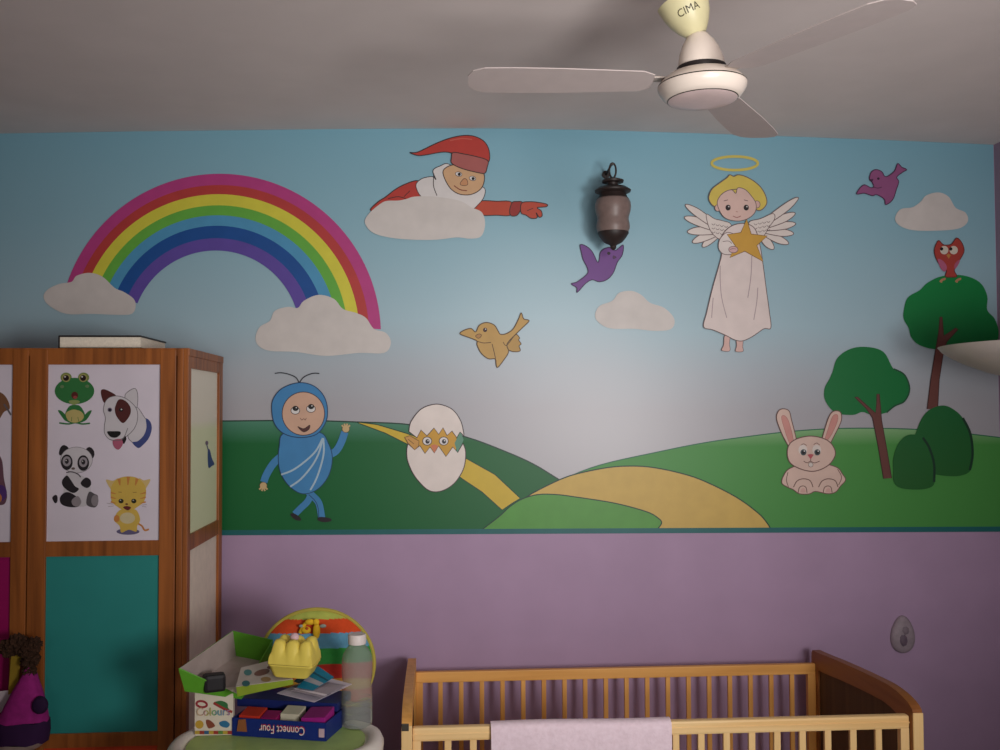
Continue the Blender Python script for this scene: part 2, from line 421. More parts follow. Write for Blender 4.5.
b2 = bird('deep purple painted bird below the wall lantern')
Pic().fill([(580, 245), (586, 246.5), (592, 252), (597, 262), (599, 260), (600, 253), (604, 249), (611, 247.6), (615, 250.6), (619, 248), (623, 245.5), (622, 255), (617, 262.7), (613, 273), (607, 279.6), (599, 282), (592, 280), (585, 284), (577, 292.6), (576.5, 288), (571, 284), (577, 282), (587, 274), (587, 268), (583, 260), (581, 252)], PU, PO, 0.9).build('body', b2)
Pic().ell(608.5, 253.6, 1.7, 1.6, P(44, 18, 40)).build('eye', b2)
Pic().fill([(613, 256), (616, 257.5), (613, 259)], P(92, 44, 92), PO, 0.5).build('beak', b2)
PK = P(160, 84, 138); PKO = P(84, 42, 80)
b3 = bird('pinkish purple painted bird at upper right above the right cloud')
Pic().fill([(869, 176.6), (871, 172), (875.6, 170), (881, 172), (884, 176.6), (888, 176), (894, 171), (897, 164), (901, 167.5), (906, 170), (902, 172.5), (896, 177.5), (898, 182), (895.6, 190), (892, 200), (885, 205), (883.6, 199.5), (876, 195), (871.6, 196), (863.6, 193.6), (856, 194.4), (859.6, 188), (864, 185.2), (870, 188), (873, 187), (871.6, 183), (869, 180)], PK, PKO, 0.9).line([(873, 187.5), (877, 188.5), (881, 187.5)], 0.7, PKO).build('body', b3)
Pic().ell(877.6, 179, 1.3, 1.2, P(50, 20, 46)).build('eye', b3)
Pic().fill([(869, 180), (872.5, 179.4), (871.5, 182)], PKO).build('beak', b3)

Pic.lay = 50
# angel
ang = bpy.data.objects.new('painted_angel', None); COL.objects.link(ang); ang.parent = mural
ang['label'] = 'painted blond angel with halo, white gown and wings, holding a gold star'
AO = P(120, 96, 96); WG = P(240, 226, 218); GO = P(222, 166, 54)
Pic().ell(734.4, 163.6, 23, 6.8, None, P(226, 206, 92), 2.7, n=48).build('halo', ang)
def feather(root, tip, w):
    dx, dy = tip[0]-root[0], tip[1]-root[1]; d = math.hypot(dx, dy); nx, ny = -dy/d, dx/d
    q = lambda t, s: (root[0]+dx*t+nx*s*w, root[1]+dy*t+ny*s*w)
    return [q(0, 0.5), q(.35, 0.9), q(.7, 1.0), q(.92, .55), q(1, 0), q(.92, -.5), q(.7, -.8), q(.35, -.8), q(0, -.5)]
for side in (0, 1):
    w = Pic()
    if side == 0:
        R_ = (722, 231)
        F = [((685, 205), 4.2), ((684, 217.5), 4.4), ((687, 232), 4.4), ((692, 242.5), 4.2), ((702, 247), 3.8)]
    else:
        R_ = (756, 229)
        F = [((797.6, 198), 4.2), ((794.5, 213.5), 4.4), ((795, 224), 4.2), ((793, 234), 4.2), ((788, 244), 4.2), ((773, 249.5), 4.4)]
    for tip, ww in reversed(F): w.fill(feather(R_, tip, ww), WG, AO, 0.8)
    if side == 0: w.fill([(706, 214.5), (714, 219), (722, 221), (730, 224), (731, 232), (722, 240), (713, 235), (708, 226)], WG, AO, 0.7)
    else: w.fill([(749, 222), (760, 219), (772, 214), (774, 219), (768, 228), (762, 237), (753, 235), (749, 229)], WG, AO, 0.7)
    k = 1 if side == 0 else -1; cx = 719 if side == 0 else 761
    for i in range(4):
        for j in range(3):
            x_ = cx-6+i*4.2; y_ = 224+j*4.0-(i*0.8*(-k))
            w.line([(x_-1.7, y_), (x_, y_+1.3), (x_+1.7, y_)], 0.5, AO)
    w.build('wing', ang)
for fx in ([(724, 336), (729, 337), (728.7, 344), (729, 351), (721, 350.5), (723, 345)], [(736, 340), (742, 340), (742, 347), (742.3, 351.5), (735, 351.5), (736, 346)]):
    Pic().fill(fx, P(232, 186, 176), AO, 0.5).build('foot', ang)
g = Pic().fill([(721, 254), (718.5, 265), (712, 288), (706, 313), (703, 327), (712, 330), (724, 335), (734, 340), (742, 341), (752, 336.5), (763, 329), (770, 328), (768.5, 311.6), (765.5, 289.6), (762, 263), (759, 245), (754, 229), (744, 224), (733, 225.5), (725, 231), (720, 240)], P(240, 222, 216), AO, 0.8)
for L in ([(719.5, 266), (719.5, 280), (721, 298), (726, 318)], [(751, 256), (750.5, 272), (749, 286), (747, 298)], [(757, 288), (756, 302), (753, 320)], [(712.5, 298), (711.5, 310), (711, 318)]): g.line(L, 0.8, P(186, 160, 166))
g.build('gown', ang)
Pic().fill([(719, 240), (726, 233), (735, 236), (737, 246), (732, 254), (723, 254.5), (718, 249)], P(242, 228, 222), AO, 0.7).line([(722, 242), (728, 241.5), (731, 244)], 0.6, AO).build('sleeve', ang)
Pic().fill([(746, 219.6), (750.4, 234.5), (766.4, 236.4), (756, 246), (762.4, 262), (744, 251.6), (729, 258), (734.4, 246), (726.4, 235), (740, 233)], GO, P(140, 96, 26), 0.8, smooth=False).build('star', ang)
Pic().ell(732.5, 250, 4.6, 3.2, P(236, 184, 184), AO, 0.6).line([(729, 250), (732, 249), (735, 249.5)], 0.5, AO).build('hand', ang)
Pic().ell(736, 192, 20, 12, P(232, 204, 84)).fill([(708, 199), (711, 190), (719, 183.5), (726, 178.5), (729, 175.5), (733, 177), (737, 175.5), (743, 176.5), (752, 181), (760, 188), (765, 197), (765.5, 205), (759, 211), (752, 207), (744, 192), (733, 190), (722, 194), (717, 206), (712, 206)], P(232, 204, 84), AO, 0.9).build('hair', ang)
for e in ((717, 208.5, 3.3), (756, 205, 3.6)): Pic().ell(e[0], e[1], e[2]-.4, e[2], P(232, 186, 172), AO, 0.6).build('ear', ang)
f = Pic().fill([(716.5, 205), (719, 197), (725, 192), (731, 190.5), (735, 194), (737, 188.5), (744, 190), (750, 196), (755, 204), (754, 213), (746, 219.6), (735, 221.5), (723, 217.5)], P(238, 198, 186), AO, 0.7)
f.line([(723, 201.5), (727, 200.5)], .7, AO).line([(743, 200.5), (747, 201.5)], .7, AO).line([(732, 216.5), (736, 218), (740, 216.5)], .7, P(170, 90, 90)).line([(735, 212), (737, 212.6)], .6, P(190, 130, 120))
f.build('face', ang)
for ex in (727.2, 745.3): Pic().ell(ex, 208.2, 2.6, 2.9, P(46, 34, 36)).ell(ex+.7, 207.2, .7, .7, WH).build('eye', ang)

Pic.lay = 50
# trees, bushes, owl
TG = hillg((12, 142, 70), (8, 124, 60), 275, 420, ns=8); TO = P(20, 84, 50)
TR = P(116, 62, 56); TRO = P(78, 40, 40)
t1 = bpy.data.objects.new('painted_tree', None); COL.objects.link(t1); t1.parent = mural; t1['label'] = 'smaller painted tree with round crown beside the rabbit'
Pic().fill([(832, 372), (837, 358), (850, 349), (866, 347), (883, 352), (893, 369), (904, 375), (909, 389), (904, 401), (894, 406), (886, 412.5), (872, 415), (862, 412), (852, 415), (835, 412.6), (825, 401), (824, 389), (829, 379)], TG).line([(893, 369), (904, 375), (909, 389), (904, 401), (894, 406), (886, 412.5)], 1.6, TO).build('crown', t1)
Pic().fill([(872, 418), (866, 409), (854, 397), (857, 397), (868, 407), (875, 413), (876, 404), (876.3, 394), (878.7, 394), (880, 408), (881, 420), (886, 448), (891, 478), (883, 478.5), (878, 448)], TR, TRO, .8, smooth=False).build('trunk', t1)
t2 = bpy.data.objects.new('painted_tree', None); COL.objects.link(t2); t2.parent = mural; t2['label'] = 'taller painted tree at the right with the owl on its crown'
Pic().fill([(903, 312), (907, 298), (919, 290.5), (927, 283), (941, 276.5), (962, 275.5), (979, 282.5), (986.5, 296), (986.5, 310), (994, 319), (998, 333), (993, 345), (975, 347), (955, 346), (938, 349.5), (920.6, 346), (911, 338), (908, 328), (903.5, 320)], TG).build('crown', t2)
Pic().fill([(934.5, 352), (938, 332), (939.3, 317), (941.4, 317), (943, 336), (955, 328), (957.3, 329.5), (946, 342), (942.5, 354), (938.5, 380), (937, 409), (926.5, 409), (930, 380)], TR, TRO, .8, smooth=False).build('trunk', t2)
BU = grad([(0.0, (34, 104, 42)), (1.0, (24, 108, 52))], at(900, 480, WALL_Y).z, at(900, 410, WALL_Y).z, ns=14, namp=.3)
def bush(pts, shade, label):
    Pic().fill(pts, BU).line(shade, 2.6, P(18, 66, 38)).line(shade, 1.2, P(14, 56, 34)).build('painted_bush', mural, label)
bush([(913, 445), (915.5, 432), (922, 417), (931, 408.5), (943, 405.5), (953, 409.5), (962, 418), (970, 433.6), (972.5, 454), (970, 470), (960, 475.5), (947, 476), (933, 474), (918, 470)], [(962, 418), (969.5, 433.6), (971.8, 454), (969, 470)], 'taller dark green painted bush at the foot of the taller tree')
bush([(892.6, 470), (892.6, 459), (897, 445), (905, 436), (914, 434.5), (922, 437.5), (929, 447.6), (934, 464), (934, 482), (928, 488), (914, 489.5), (899, 487.5), (893, 481)], [(922, 437.5), (928.5, 447.6), (933.3, 464), (933.3, 482)], 'shorter painted bush in front of the taller bush')
owl = bpy.data.objects.new('painted_owl', None); COL.objects.link(owl); owl.parent = mural; owl['label'] = 'small red painted owl standing on the tall tree'
for fx in (942, 957.6): Pic().fill([(fx-3.4, 281.5), (fx-1, 279), (fx+2.5, 278), (fx+2.5, 280), (fx, 281), (fx-1, 283)], P(196, 140, 96)).build('foot', owl)
Pic().fill([(933.5, 251), (935, 245), (938, 240.8), (942.4, 244.8), (947, 245.3), (951, 244), (956, 238.2), (961, 243), (963.3, 251), (960, 258.5), (955, 266), (953.6, 271), (956, 276.6), (950.5, 277.4), (944.6, 276.6), (945.6, 270), (939, 265), (935, 258)], P(190, 62, 52), P(110, 40, 40), .8).build('body', owl)
Pic().fill([(937, 259.5), (942, 261), (946, 267), (944, 272), (939.5, 268)], P(196, 96, 132)).build('wing', owl)
Pic().fill([(954, 264), (959, 259.8), (958, 264), (954, 269.5)], P(190, 92, 124)).build('wing', owl)
for ex, px_ in ((943.4, 940.8), (952.8, 949.9)): Pic().ell(ex, 250.4, 4.1, 4.2, P(226, 214, 196)).ell(px_, 249.2, 1.6, 1.7, BK).build('eye', owl)
Pic().fill([(945.5, 255.5), (947.6, 253.8), (950, 255.5), (947.8, 259)], P(206, 134, 60), smooth=False).build('beak', owl)

Pic.lay = 50
# blue-suited figure
bl = bpy.data.objects.new('blue_suited_figure', None); COL.objects.link(bl); bl.parent = mural
bl['label'] = 'painted child in a blue hooded suit with two feelers, waving'
BL = P(62, 142, 206); BO = P(30, 66, 110); SK2 = P(226, 178, 150)
for L in ([(299.5, 383), (296, 377.5), (289, 374.3), (281, 372.8), (275, 373.5)], [(299.5, 383), (303, 378), (308, 375), (314, 373.3), (319.5, 373.5)]): Pic().line(L, 1.1, P(48, 52, 60)).build('feeler', bl)
Pic().line([(283, 455), (274, 463), (267, 474), (264, 482)], 7.4, BL).build('arm', bl)
Pic().line([(329, 455), (336, 451), (341, 443), (345, 432)], 7.4, BL).build('arm', bl)
for hx, hy, s in ((263.6, 485.5, 1), (346, 429, -1)):
    h = Pic().ell(hx, hy, 3.6, 3.4, P(220, 186, 128), P(120, 90, 60), .5)
    for k in range(4):
        an = (PI/2 if s > 0 else -PI/2)+(k-1.5)*0.55
        h.line([(hx+2*math.cos(an), hy+2*math.sin(an)), (hx+5.6*math.cos(an), hy+5.6*math.sin(an))], 1.7, P(220, 186, 128), smooth=False)
    h.build('hand', bl)
Pic().line([(312, 492), (308, 501), (301, 508), (295, 514)], 6.6, BL).build('leg', bl)
Pic().fill([(291, 513.5), (295, 513.5), (300.5, 517.5), (301, 520.3), (296, 519.8), (291.5, 516)], P(40, 30, 38)).build('shoe', bl)
Pic().line([(305, 488), (312, 495), (319, 503), (322, 518)], 7.0, BL).line([(309, 494.5), (315.5, 501), (318.3, 508), (319, 517)], 0.7, BO).build('leg', bl)
Pic().fill([(318, 520), (319, 517), (325, 517), (331, 518.5), (331, 521), (324, 522)], P(40, 30, 38)).build('shoe', bl)
bd = Pic().fill([(283, 434), (279.7, 446), (278.6, 459.6), (281, 473), (289.6, 486), (303, 493.7), (318, 489), (329, 475), (332.5, 457), (328, 442), (321.5, 433), (303, 430)], BL, BO, .8)
for L in ([(323, 438), (316, 451), (305, 461.5), (293, 470), (281.5, 474.5)], [(323, 438), (319, 453), (312, 466), (301, 479), (290.5, 486.5)], [(323.5, 438), (324, 452), (321, 466), (316, 480), (310.5, 490)]): bd.line(L, 1.8, P(176, 206, 226))
bd.build('suit', bl)
Pic().fill([(272, 409), (274, 398), (283, 388), (299.5, 382.7), (314, 386), (324, 396), (327.7, 409), (326, 422), (317, 434), (301, 437.5), (285, 434), (275, 424)], BL, BO, .9).build('hood', bl)
fc = Pic().ell(303.6, 413.6, 21.2, 21.6, SK2, P(70, 60, 70), .8, n=40)
fc.line([(300.5, 418), (302, 420), (304, 418.7), (305.5, 420), (306.5, 418)], .6, P(120, 80, 70))
fc.build('face', bl)
for ex, ey in ((295.6, 410.6), (311.2, 408.8)):
    Pic().ell(ex, ey, 4.4, 3.6, WH, OL, .6).ell(ex+.2, ey-2.2, 3.0, 2.6, BK).ell(ex+1, ey-2.9, .7, .6, WH).build('eye', bl)
Pic().fill([(298, 426.5), (304, 428.6), (310, 425), (309, 429.5), (303.5, 431.8)], P(92, 46, 42), OL, .5).build('mouth', bl)

Pic.lay = 50
# cracked egg with chick
eg = bpy.data.objects.new('hatching_egg', None); COL.objects.link(eg); eg.parent = mural
eg['label'] = 'painted white egg cracked open with a yellow chick peeping out'
EW = P(244, 230, 222); EO = P(70, 52, 56); CH = P(224, 164, 42)
Pic().fill([(414, 447), (417, 436), (421, 428), (434, 426), (443, 426), (452, 429), (456, 436), (456, 449), (446, 460), (434, 458), (425, 456)], CH).build('chick', eg)
Pic().fill([(454.5, 443), (460.7, 431), (463.5, 440), (457.6, 454)], P(96, 156, 128), smooth=False).build('shell_gap', eg)
Pic().fill([(408, 443.7), (414.7, 449.7), (420, 445.7), (425, 453.5), (430, 447), (434.3, 453), (438.7, 446), (446, 456.5), (452.7, 447), (457.6, 452.5), (463, 443)]+cr([(463, 443), (465.6, 452), (464, 467), (457, 480), (448, 488), (437, 491.7), (426.7, 489), (414.7, 476), (408, 461.7), (406.8, 451), (408, 443.7)], False)[1:-1], EW, EO, .9, smooth=False).build('lower_shell', eg)
Pic().fill(cr([(409, 431), (411, 421.7), (420, 410), (430.7, 405), (441, 404.6), (453, 410), (461, 421.7), (464.2, 436)], False)+[(460, 432), (456.7, 437.5), (452, 431), (447, 435.3), (443, 427.7), (438.7, 434.3), (434, 428), (427, 435.7), (421, 430), (417, 437.7), (409.5, 432)], EW, EO, .9, smooth=False).build('upper_shell', eg)
Pic().fill([(404.7, 437.3), (410, 435.7), (419, 441), (418.7, 446), (414.7, 449.9), (408, 443)], P(222, 160, 76), P(120, 80, 30), .7, smooth=False).line([(408, 439), (414, 444)], .6, P(120, 80, 30)).build('wing', eg)
for ex in (427.2, 443.7): Pic().ell(ex, 441, 4.5, 4.1, WH, OL, .7).ell(ex+.3, 441.4, 2.1, 2.3, P(50, 46, 56)).ell(ex+.9, 440.6, .7, .7, WH).build('eye', eg)
Pic().fill([(430.7, 445.6), (434.4, 444.2), (438.4, 445.6), (434.4, 453)], P(228, 126, 84), smooth=False).build('beak', eg)

Pic.lay = 50
# rabbit
ra = bpy.data.objects.new('painted_rabbit', None); COL.objects.link(ra); ra.parent = mural
ra['label'] = 'pale pink painted rabbit crouching on the right hill'
RB = P(232, 196, 180); RO = P(120, 84, 76); RP = P(222, 150, 140)
bd = Pic().fill([(790, 468), (783, 476), (781.5, 483), (787, 487), (792.7, 489.5), (799, 493.6), (808.7, 493.8), (815, 491.3), (827, 493.6), (835, 492), (840, 486), (845, 480), (842, 474), (835, 466.7), (812, 462)], RB, RO, .9)
bd.line([(787.5, 472), (786, 480), (788, 487)], .7, RO).line([(837, 469), (841, 477), (838, 485)], .7, RO)
bd.build('body', ra)
for c in (802.5, 827.5):
    Pic().line([(c-9.5, 487), (c-6, 481), (c, 478.7), (c+7, 480.5), (c+10, 487)], .9, RO).line([(c-5, 493), (c-3.6, 487.5), (c, 485.8), (c+3, 487.5), (c+4, 492.6)], .8, RO).fill([(c-2.5, 492), (c-1, 488.3), (c+1.5, 488.3), (c+2.6, 492)], P(226, 176, 164)).build('paw', ra)
Pic().fill([(776, 418), (778, 411), (782.7, 408.8), (788.5, 411), (791, 420), (795.5, 438), (796, 447), (790, 448), (784, 439), (779, 428)], RB, RO, .9).fill([(781, 418), (783.6, 415.5), (788, 421), (792.5, 438), (792.5, 447), (788.5, 442), (784.5, 431)], RP, P(196, 124, 116), .5).build('ear', ra)
Pic().fill([(820.5, 446), (823, 433), (828.7, 416), (834, 411), (840, 412.5), (840.5, 421), (834, 435), (826, 449)], RB, RO, .9).fill([(823.5, 443), (827.5, 429), (832, 416.5), (836.6, 414.8), (836.6, 421.5), (830.5, 435)], RP, P(196, 124, 116), .5).build('ear', ra)
Pic().fill([(786.7, 453), (789, 444), (797, 438.5), (810, 436), (823, 438.5), (831, 444), (834.8, 453.5), (830, 463), (821, 469), (811, 471.2), (799, 468.5), (789.5, 462.5)], RB, RO, 1.0).line([(800, 445.5), (803, 443.8), (806, 445.5)], .6, RO).line([(813, 444.5), (816, 443), (819, 445)], .6, RO).line([(803, 461), (806.5, 462.7), (809.8, 461.3), (814, 462.8), (819, 461)], .7, RO).build('head', ra)
for ex in (802.2, 816): Pic().ell(ex, 449.8, 4.4, 5.0, P(236, 222, 214)).ell(ex+.6, 452.3, 3.0, 3.1, P(70, 84, 88)).ell(ex+.6, 452.3, 1.7, 1.9, BK).ell(ex+1.5, 451, .7, .7, WH).build('eye', ra)
Pic().fill([(806.6, 454.6), (810, 453.8), (813, 454.6), (810, 459.3)], P(206, 86, 96), smooth=False).line([(810, 459), (810, 461.3)], .7, RO).build('nose', ra)
Pic().ell(810, 464.6, 2.3, 2.3, P(226, 214, 206), RO, .4).build('tooth', ra)

# ------------------------------------------------------------------ wardrobe
YW = 2.90
def wx(px): return at(px, 450, YW).x
def wz(py): return at(110, py, YW).z
W_D, W_L = (120, 66, 28), (168, 98, 44)
woodV = wood(W_D, W_L, 'Z'); woodH = wood(W_D, W_L, 'X'); woodY = wood((112, 68, 46), (146, 92, 66), 'Y')
xr_w = wx(188); ztop = wz(348); xl_w = wx(-150)
ward = empty('wardrobe', (wx(20), YW+0.24, 0), 'tall brown wooden wardrobe with white and coloured door panels, standing at left', 'wardrobe')
bm = NB()
ys0, ys1 = YW+0.022, WALL_Y-0.03
box(bm, xl_w, xr_w-0.012, ys0, ys1, 0.0, ztop-0.002)
box(bm, xl_w, xr_w+0.002, ys0-0.02, ys1, ztop-0.022, ztop, 0.002)
# frame of the right side
def sz(py): return at(205, py, (YW+WALL_Y)/2).z
box(bm, xr_w-0.014, xr_w, YW, YW+0.035, 0, ztop, 0.002)
box(bm, xr_w-0.014, xr_w, ys1-0.05, ys1, 0, ztop-0.001, 0.002)
zr1 = at(190, 368, YW+.03).z; zm1 = at(190, 535, YW+.03).z; zm2 = at(190, 551, YW+.03).z
box(bm, xr_w-0.014, xr_w-0.001, YW+.03, ys1-0.045, zr1, ztop-0.001, 0.001)
box(bm, xr_w-0.014, xr_w-0.001, YW+.03, ys1-0.045, zm2, zm1, 0.001)
box(bm, xr_w-0.014, xr_w-0.001, YW+.03, ys1-0.045, 0, 0.12, 0.001)
# corner post on the front
box(bm, wx(176.5), xr_w-0.0142, YW+.0005, YW+0.03, 0, ztop-.0005, 0.002)
obj('carcass', bm, woodV, ward)
bm = NB(); box(bm, xr_w-0.0125, xr_w-0.008, YW+.034, ys1-0.049, zm1, zr1)
zc = at(190, 440, YW+.03).z
cream = grad([(0.0, (226, 230, 188)), (0.62, (228, 230, 190)), (0.68, (236, 228, 208)), (1.0, (238, 230, 212))], zm1, zr1, namp=.02, rough=.5, gain=.95)
sp = obj('side_panel', bm, cream, ward, label='upper cream side panel with a small blue sticker')
def sidemap(px, py, o):
    d = ray(px, py); p = CAM + d*((xr_w-0.007-CAM.x)/d.x); return Vector((xr_w-0.0075+o, p.y, p.z))
Pic.lay = 0
Pic(sidemap).fill([(208, 450), (210, 450), (212, 458), (214.5, 464), (212, 466), (209, 468), (208, 462)], P(60, 80, 150)).ell(207, 443, 1.5, 2.2, P(140, 110, 140)).line([(207, 445), (209, 452)], .9, P(96, 96, 150)).build('flower_sticker', sp)
bm = NB(); box(bm, xr_w-0.0125, xr_w-0.008, YW+.034, ys1-0.049, 0.12, zm2)
obj('side_panel', bm, mat((232, 216, 196), .5), ward, label='lower plain beige side panel')

def door(x0, x1, xi0, xi1, lowc, label):
    bm = NB(); yb = YW+0.02
    box(bm, x0, xi0, YW, yb, 0.05, ztop-0.004, 0.002); box(bm, xi1, x1, YW, yb, 0.05, ztop-0.004, 0.002)
    for a_, b_ in ((wz(364.5), ztop-0.004), (wz(556), wz(541)), (wz(747), wz(733)), (0.05, 0.11)):
        box(bm, xi0-0.001, xi1+0.001, YW+0.0015, yb, a_, b_, 0.001)
    d = obj('door', bm, [woodV], ward, label=label)
    # rails run across: recolour by a second material on the wide faces
    for (za, zb_, c, nm) in ((wz(541), wz(364.5), (214, 204, 214), 'white panel'), (wz(733), wz(556), lowc[0], lowc[1]), (0.11, wz(747), lowc[2], lowc[3])):
        b2 = NB(); box(b2, xi0-0.004, xi1+0.004, YW+0.008, yb-0.002, za-0.004, zb_+0.004)
        obj('door_panel', b2, mat(c, rough=.5, var=.03, scale=10, name='laminate'), d, label=nm)
    return d
dR = door(wx(28.5), wx(175.5), wx(46.5), wx(159.5), ((46, 138, 132), 'teal panel', (200, 66, 34), 'orange panel'), 'right wardrobe door with frog, dog, panda and kitten pictures')
dL = door(wx(-148), wx(27.3), wx(-110), wx(11.5), ((150, 14, 88), 'magenta panel', (140, 20, 80), 'magenta panel'), 'left wardrobe door, cut off by the edge of the photo')
YP = YW+0.0078
def panmap(px, py, o):
    p = at(px, py, YP); return Vector((p.x, YP-0.0003-o, p.z))
S = 65/750.0
def off(x0, y0, s): return lambda *pts: [(x0+p[0]*s, y0+p[1]*s) for p in pts]
FG = P(48, 128, 62); FO = P(24, 78, 40); FY = P(206, 186, 110)
# frog
Pic.lay = 0; q = off(45, 365, 60/692)
p = Pic(panmap, 0.00008)
p.line(q((165, 668), (270, 680), (350, 665), (430, 680), (520, 672)), 1.6, FG)
p.fill(q((150, 525), (190, 530), (240, 580), (270, 650), (230, 640), (190, 590)), FG).fill(q((540, 525), (500, 535), (455, 585), (430, 650), (470, 640), (510, 590)), FG)
p.fill(q((250, 520), (290, 470), (350, 460), (400, 470), (440, 520), (465, 590), (440, 655), (340, 670), (260, 655), (230, 590)), FG)
p.fill(q((240, 560), (300, 520), (350, 515), (420, 540), (450, 590), (420, 640), (345, 665), (270, 640)), FY).line(q((380, 600), (390, 650)), .5, FG).line(q((310, 600), (305, 650)), .5, FG)
p.ell(*q((245, 145))[0], 5.6, 5.0, P(134, 150, 70)).ell(*q((447, 145))[0], 5.6, 5.0, P(134, 150, 70))
p.ell(*q((342, 300))[0], 19.8, 13.2, FG).fill(q((275, 420), (310, 405), (370, 405), (405, 425), (360, 455), (310, 455)), P(150, 166, 90))
for e in ((245, 150), (442, 150)):
    c = q(e)[0]; p.ell(*c, 4.2, 4.0, P(170, 160, 90)).ell(*c, 2.9, 2.9, P(40, 20, 16)).ell(c[0]-1, c[1]-1.2, .8, .8, WH)
p.ell(*q((345, 350))[0], 3.4, 3.6, P(96, 34, 30)).ell(*q((350, 372))[0], 2.0, 1.6, P(170, 70, 66)).ell(*q((200, 250))[0], 2, 1.6, P(110, 140, 90)).ell(*q((490, 245))[0], 2, 1.6, P(110, 140, 90))
p.build('frog_picture', dR, 'green cartoon frog picture')
# dog
Pic.lay = 0; q = off(95, 380, 0.1); DO = P(120, 112, 116); DB = P(92, 36, 34); DW = P(226, 218, 222)
p = Pic(panmap, 0.00008)
p.fill(q((400, 270), (500, 380), (560, 460), (520, 590), (440, 670), (370, 620), (330, 540)), DW, DO, .6)
p.fill(q((510, 385), (555, 420), (568, 490), (540, 580), (480, 650), (430, 680), (375, 625), (430, 610), (490, 550), (515, 470)), P(66, 80, 146))
p.fill(q((300, 160), (340, 110), (400, 85), (425, 130), (428, 220), (410, 280), (330, 250)), DW, DO, .6)
p.fill(q((60, 110), (90, 92), (150, 115), (210, 155), (170, 190), (100, 230), (70, 180)), DB)
p.fill(q((120, 195), (200, 160), (290, 175), (370, 230), (420, 300), (425, 400), (390, 490), (320, 560), (260, 590), (160, 600), (100, 540), (95, 460), (105, 380), (85, 290)), DW, DO, .6)
p.fill(q((270, 600), (300, 560), (315, 590), (290, 640)), P(40, 26, 30)).fill(q((185, 600), (260, 590), (280, 640), (240, 695), (200, 680), (180, 640)), P(196, 96, 124))
p.fill(q((205, 260), (240, 195), (300, 205), (350, 260), (358, 330), (320, 400), (275, 430), (220, 370), (200, 310)), DB)
p.ell(*q((262, 298))[0], 2.2, 1.8, BK).ell(*q((266, 294))[0], .8, .7, WH).ell(*q((150, 298))[0], 2.2, 2.2, P(120, 100, 130)).ell(*q((150, 300))[0], 1.3, 1.4, BK)
p.fill(q((125, 515), (180, 512), (250, 515), (255, 545), (215, 575), (165, 572), (135, 545)), P(26, 24, 24))
p.line(q((140, 590), (200, 605), (280, 590), (330, 480)), .6, DO)
p.build('dog_picture', dR, 'white cartoon dog picture with brown eye patch and blue collar')
# panda
Pic.lay = 0; q = off(45, 440, 0.1); PB = P(44, 38, 42); PG = P(120, 110, 116); PW = P(224, 216, 220)
p = Pic(panmap, 0.00008)
p.fill(q((140, 130), (155, 75), (190, 50), (235, 80), (200, 120), (155, 155)), PB).fill(q((410, 95), (445, 70), (485, 100), (495, 150), (470, 185), (440, 130)), PB)
p.ell(*q((315, 200))[0], 16, 13, PW, P(150, 140, 146), .5)
p.fill(q((230, 330), (330, 340), (430, 400), (460, 520), (430, 650), (300, 660), (200, 600), (190, 420)), PW)
p.fill(q((175, 400), (220, 355), (260, 400), (300, 460), (340, 490), (290, 530), (220, 500), (175, 450)), PB)
p.fill(q((360, 420), (410, 375), (455, 400), (460, 450), (420, 480), (370, 455)), PB)
p.fill(q((150, 580), (190, 530), (250, 525), (330, 580), (350, 640), (320, 670), (230, 668), (165, 640)), PB).fill(q((270, 600), (330, 560), (365, 620), (330, 665), (280, 650)), P(160, 148, 152))
p.fill(q((440, 520), (500, 540), (530, 560), (530, 640), (490, 675), (415, 640)), P(96, 88, 92)).ell(*q((500, 605))[0], 3.6, 5.6, P(150, 140, 144))
p.fill(q((75, 580), (100, 550), (125, 560), (125, 615), (100, 630)), PB)
for e in ((220, 222), (385, 230)):
    c = q(e)[0]; p.ell(*c, 5.8, 7.8, PB).ell(c[0], c[1]-.9, 4.2, 5.0, P(170, 160, 166)).ell(c[0], c[1]-1, 2.0, 2.6, P(50, 44, 48)).ell(c[0]-.7, c[1]-1.8, .6, .6, WH)
p.ell(*q((285, 285))[0], 1.8, 1.2, P(110, 90, 84)).line(q((215, 325), (270, 318), (330, 340), (360, 372)), 1.0, P(70, 62, 66))
p.build('panda_picture', dR, 'black and white cartoon panda picture')
# kitten
Pic.lay = 0; q = off(100, 470, 60/643); KY = P(232, 190, 74); KO = P(224, 140, 60)
p = Pic(panmap, 0.00008)
p.ell(*q((300, 660))[0], 11.5, 3.2, P(110, 100, 140))
p.line(q((410, 575), (450, 600), (480, 645), (525, 635)), 1.8, KO)
p.fill(q((190, 450), (240, 420), (370, 420), (415, 470), (430, 540), (400, 600), (390, 660), (310, 640), (230, 670), (210, 600), (150, 540), (165, 490)), KY)
p.ell(*q((295, 515))[0], 7.6, 5.6, P(228, 210, 160)).ell(*q((180, 520))[0], 2.8, 3.6, KO)
p.fill(q((65, 105), (140, 115), (200, 90), (140, 210), (105, 190)), P(230, 196, 120)).fill(q((540, 100), (470, 110), (420, 90), (470, 210), (510, 170)), P(230, 196, 120))
p.fill(q((115, 250), (130, 160), (200, 90), (310, 68), (410, 90), (480, 160), (495, 250), (470, 340), (410, 390), (330, 440), (270, 440), (190, 395), (130, 340)), KY)
for a_, b_ in (((205, 95), (215, 165)), ((305, 72), (300, 160)), ((400, 92), (380, 165))): p.line(q(a_, ((a_[0]+b_[0])/2, (a_[1]+b_[1])/2), b_), 3.6, KO, taper=True)
for yy in (250, 300, 350):
    p.line(q((118, yy-10), (150, yy), (175, yy+6)), 1.8, KO, taper=True); p.line(q((492, yy-10), (460, yy), (430, yy+6)), 1.8, KO, taper=True)
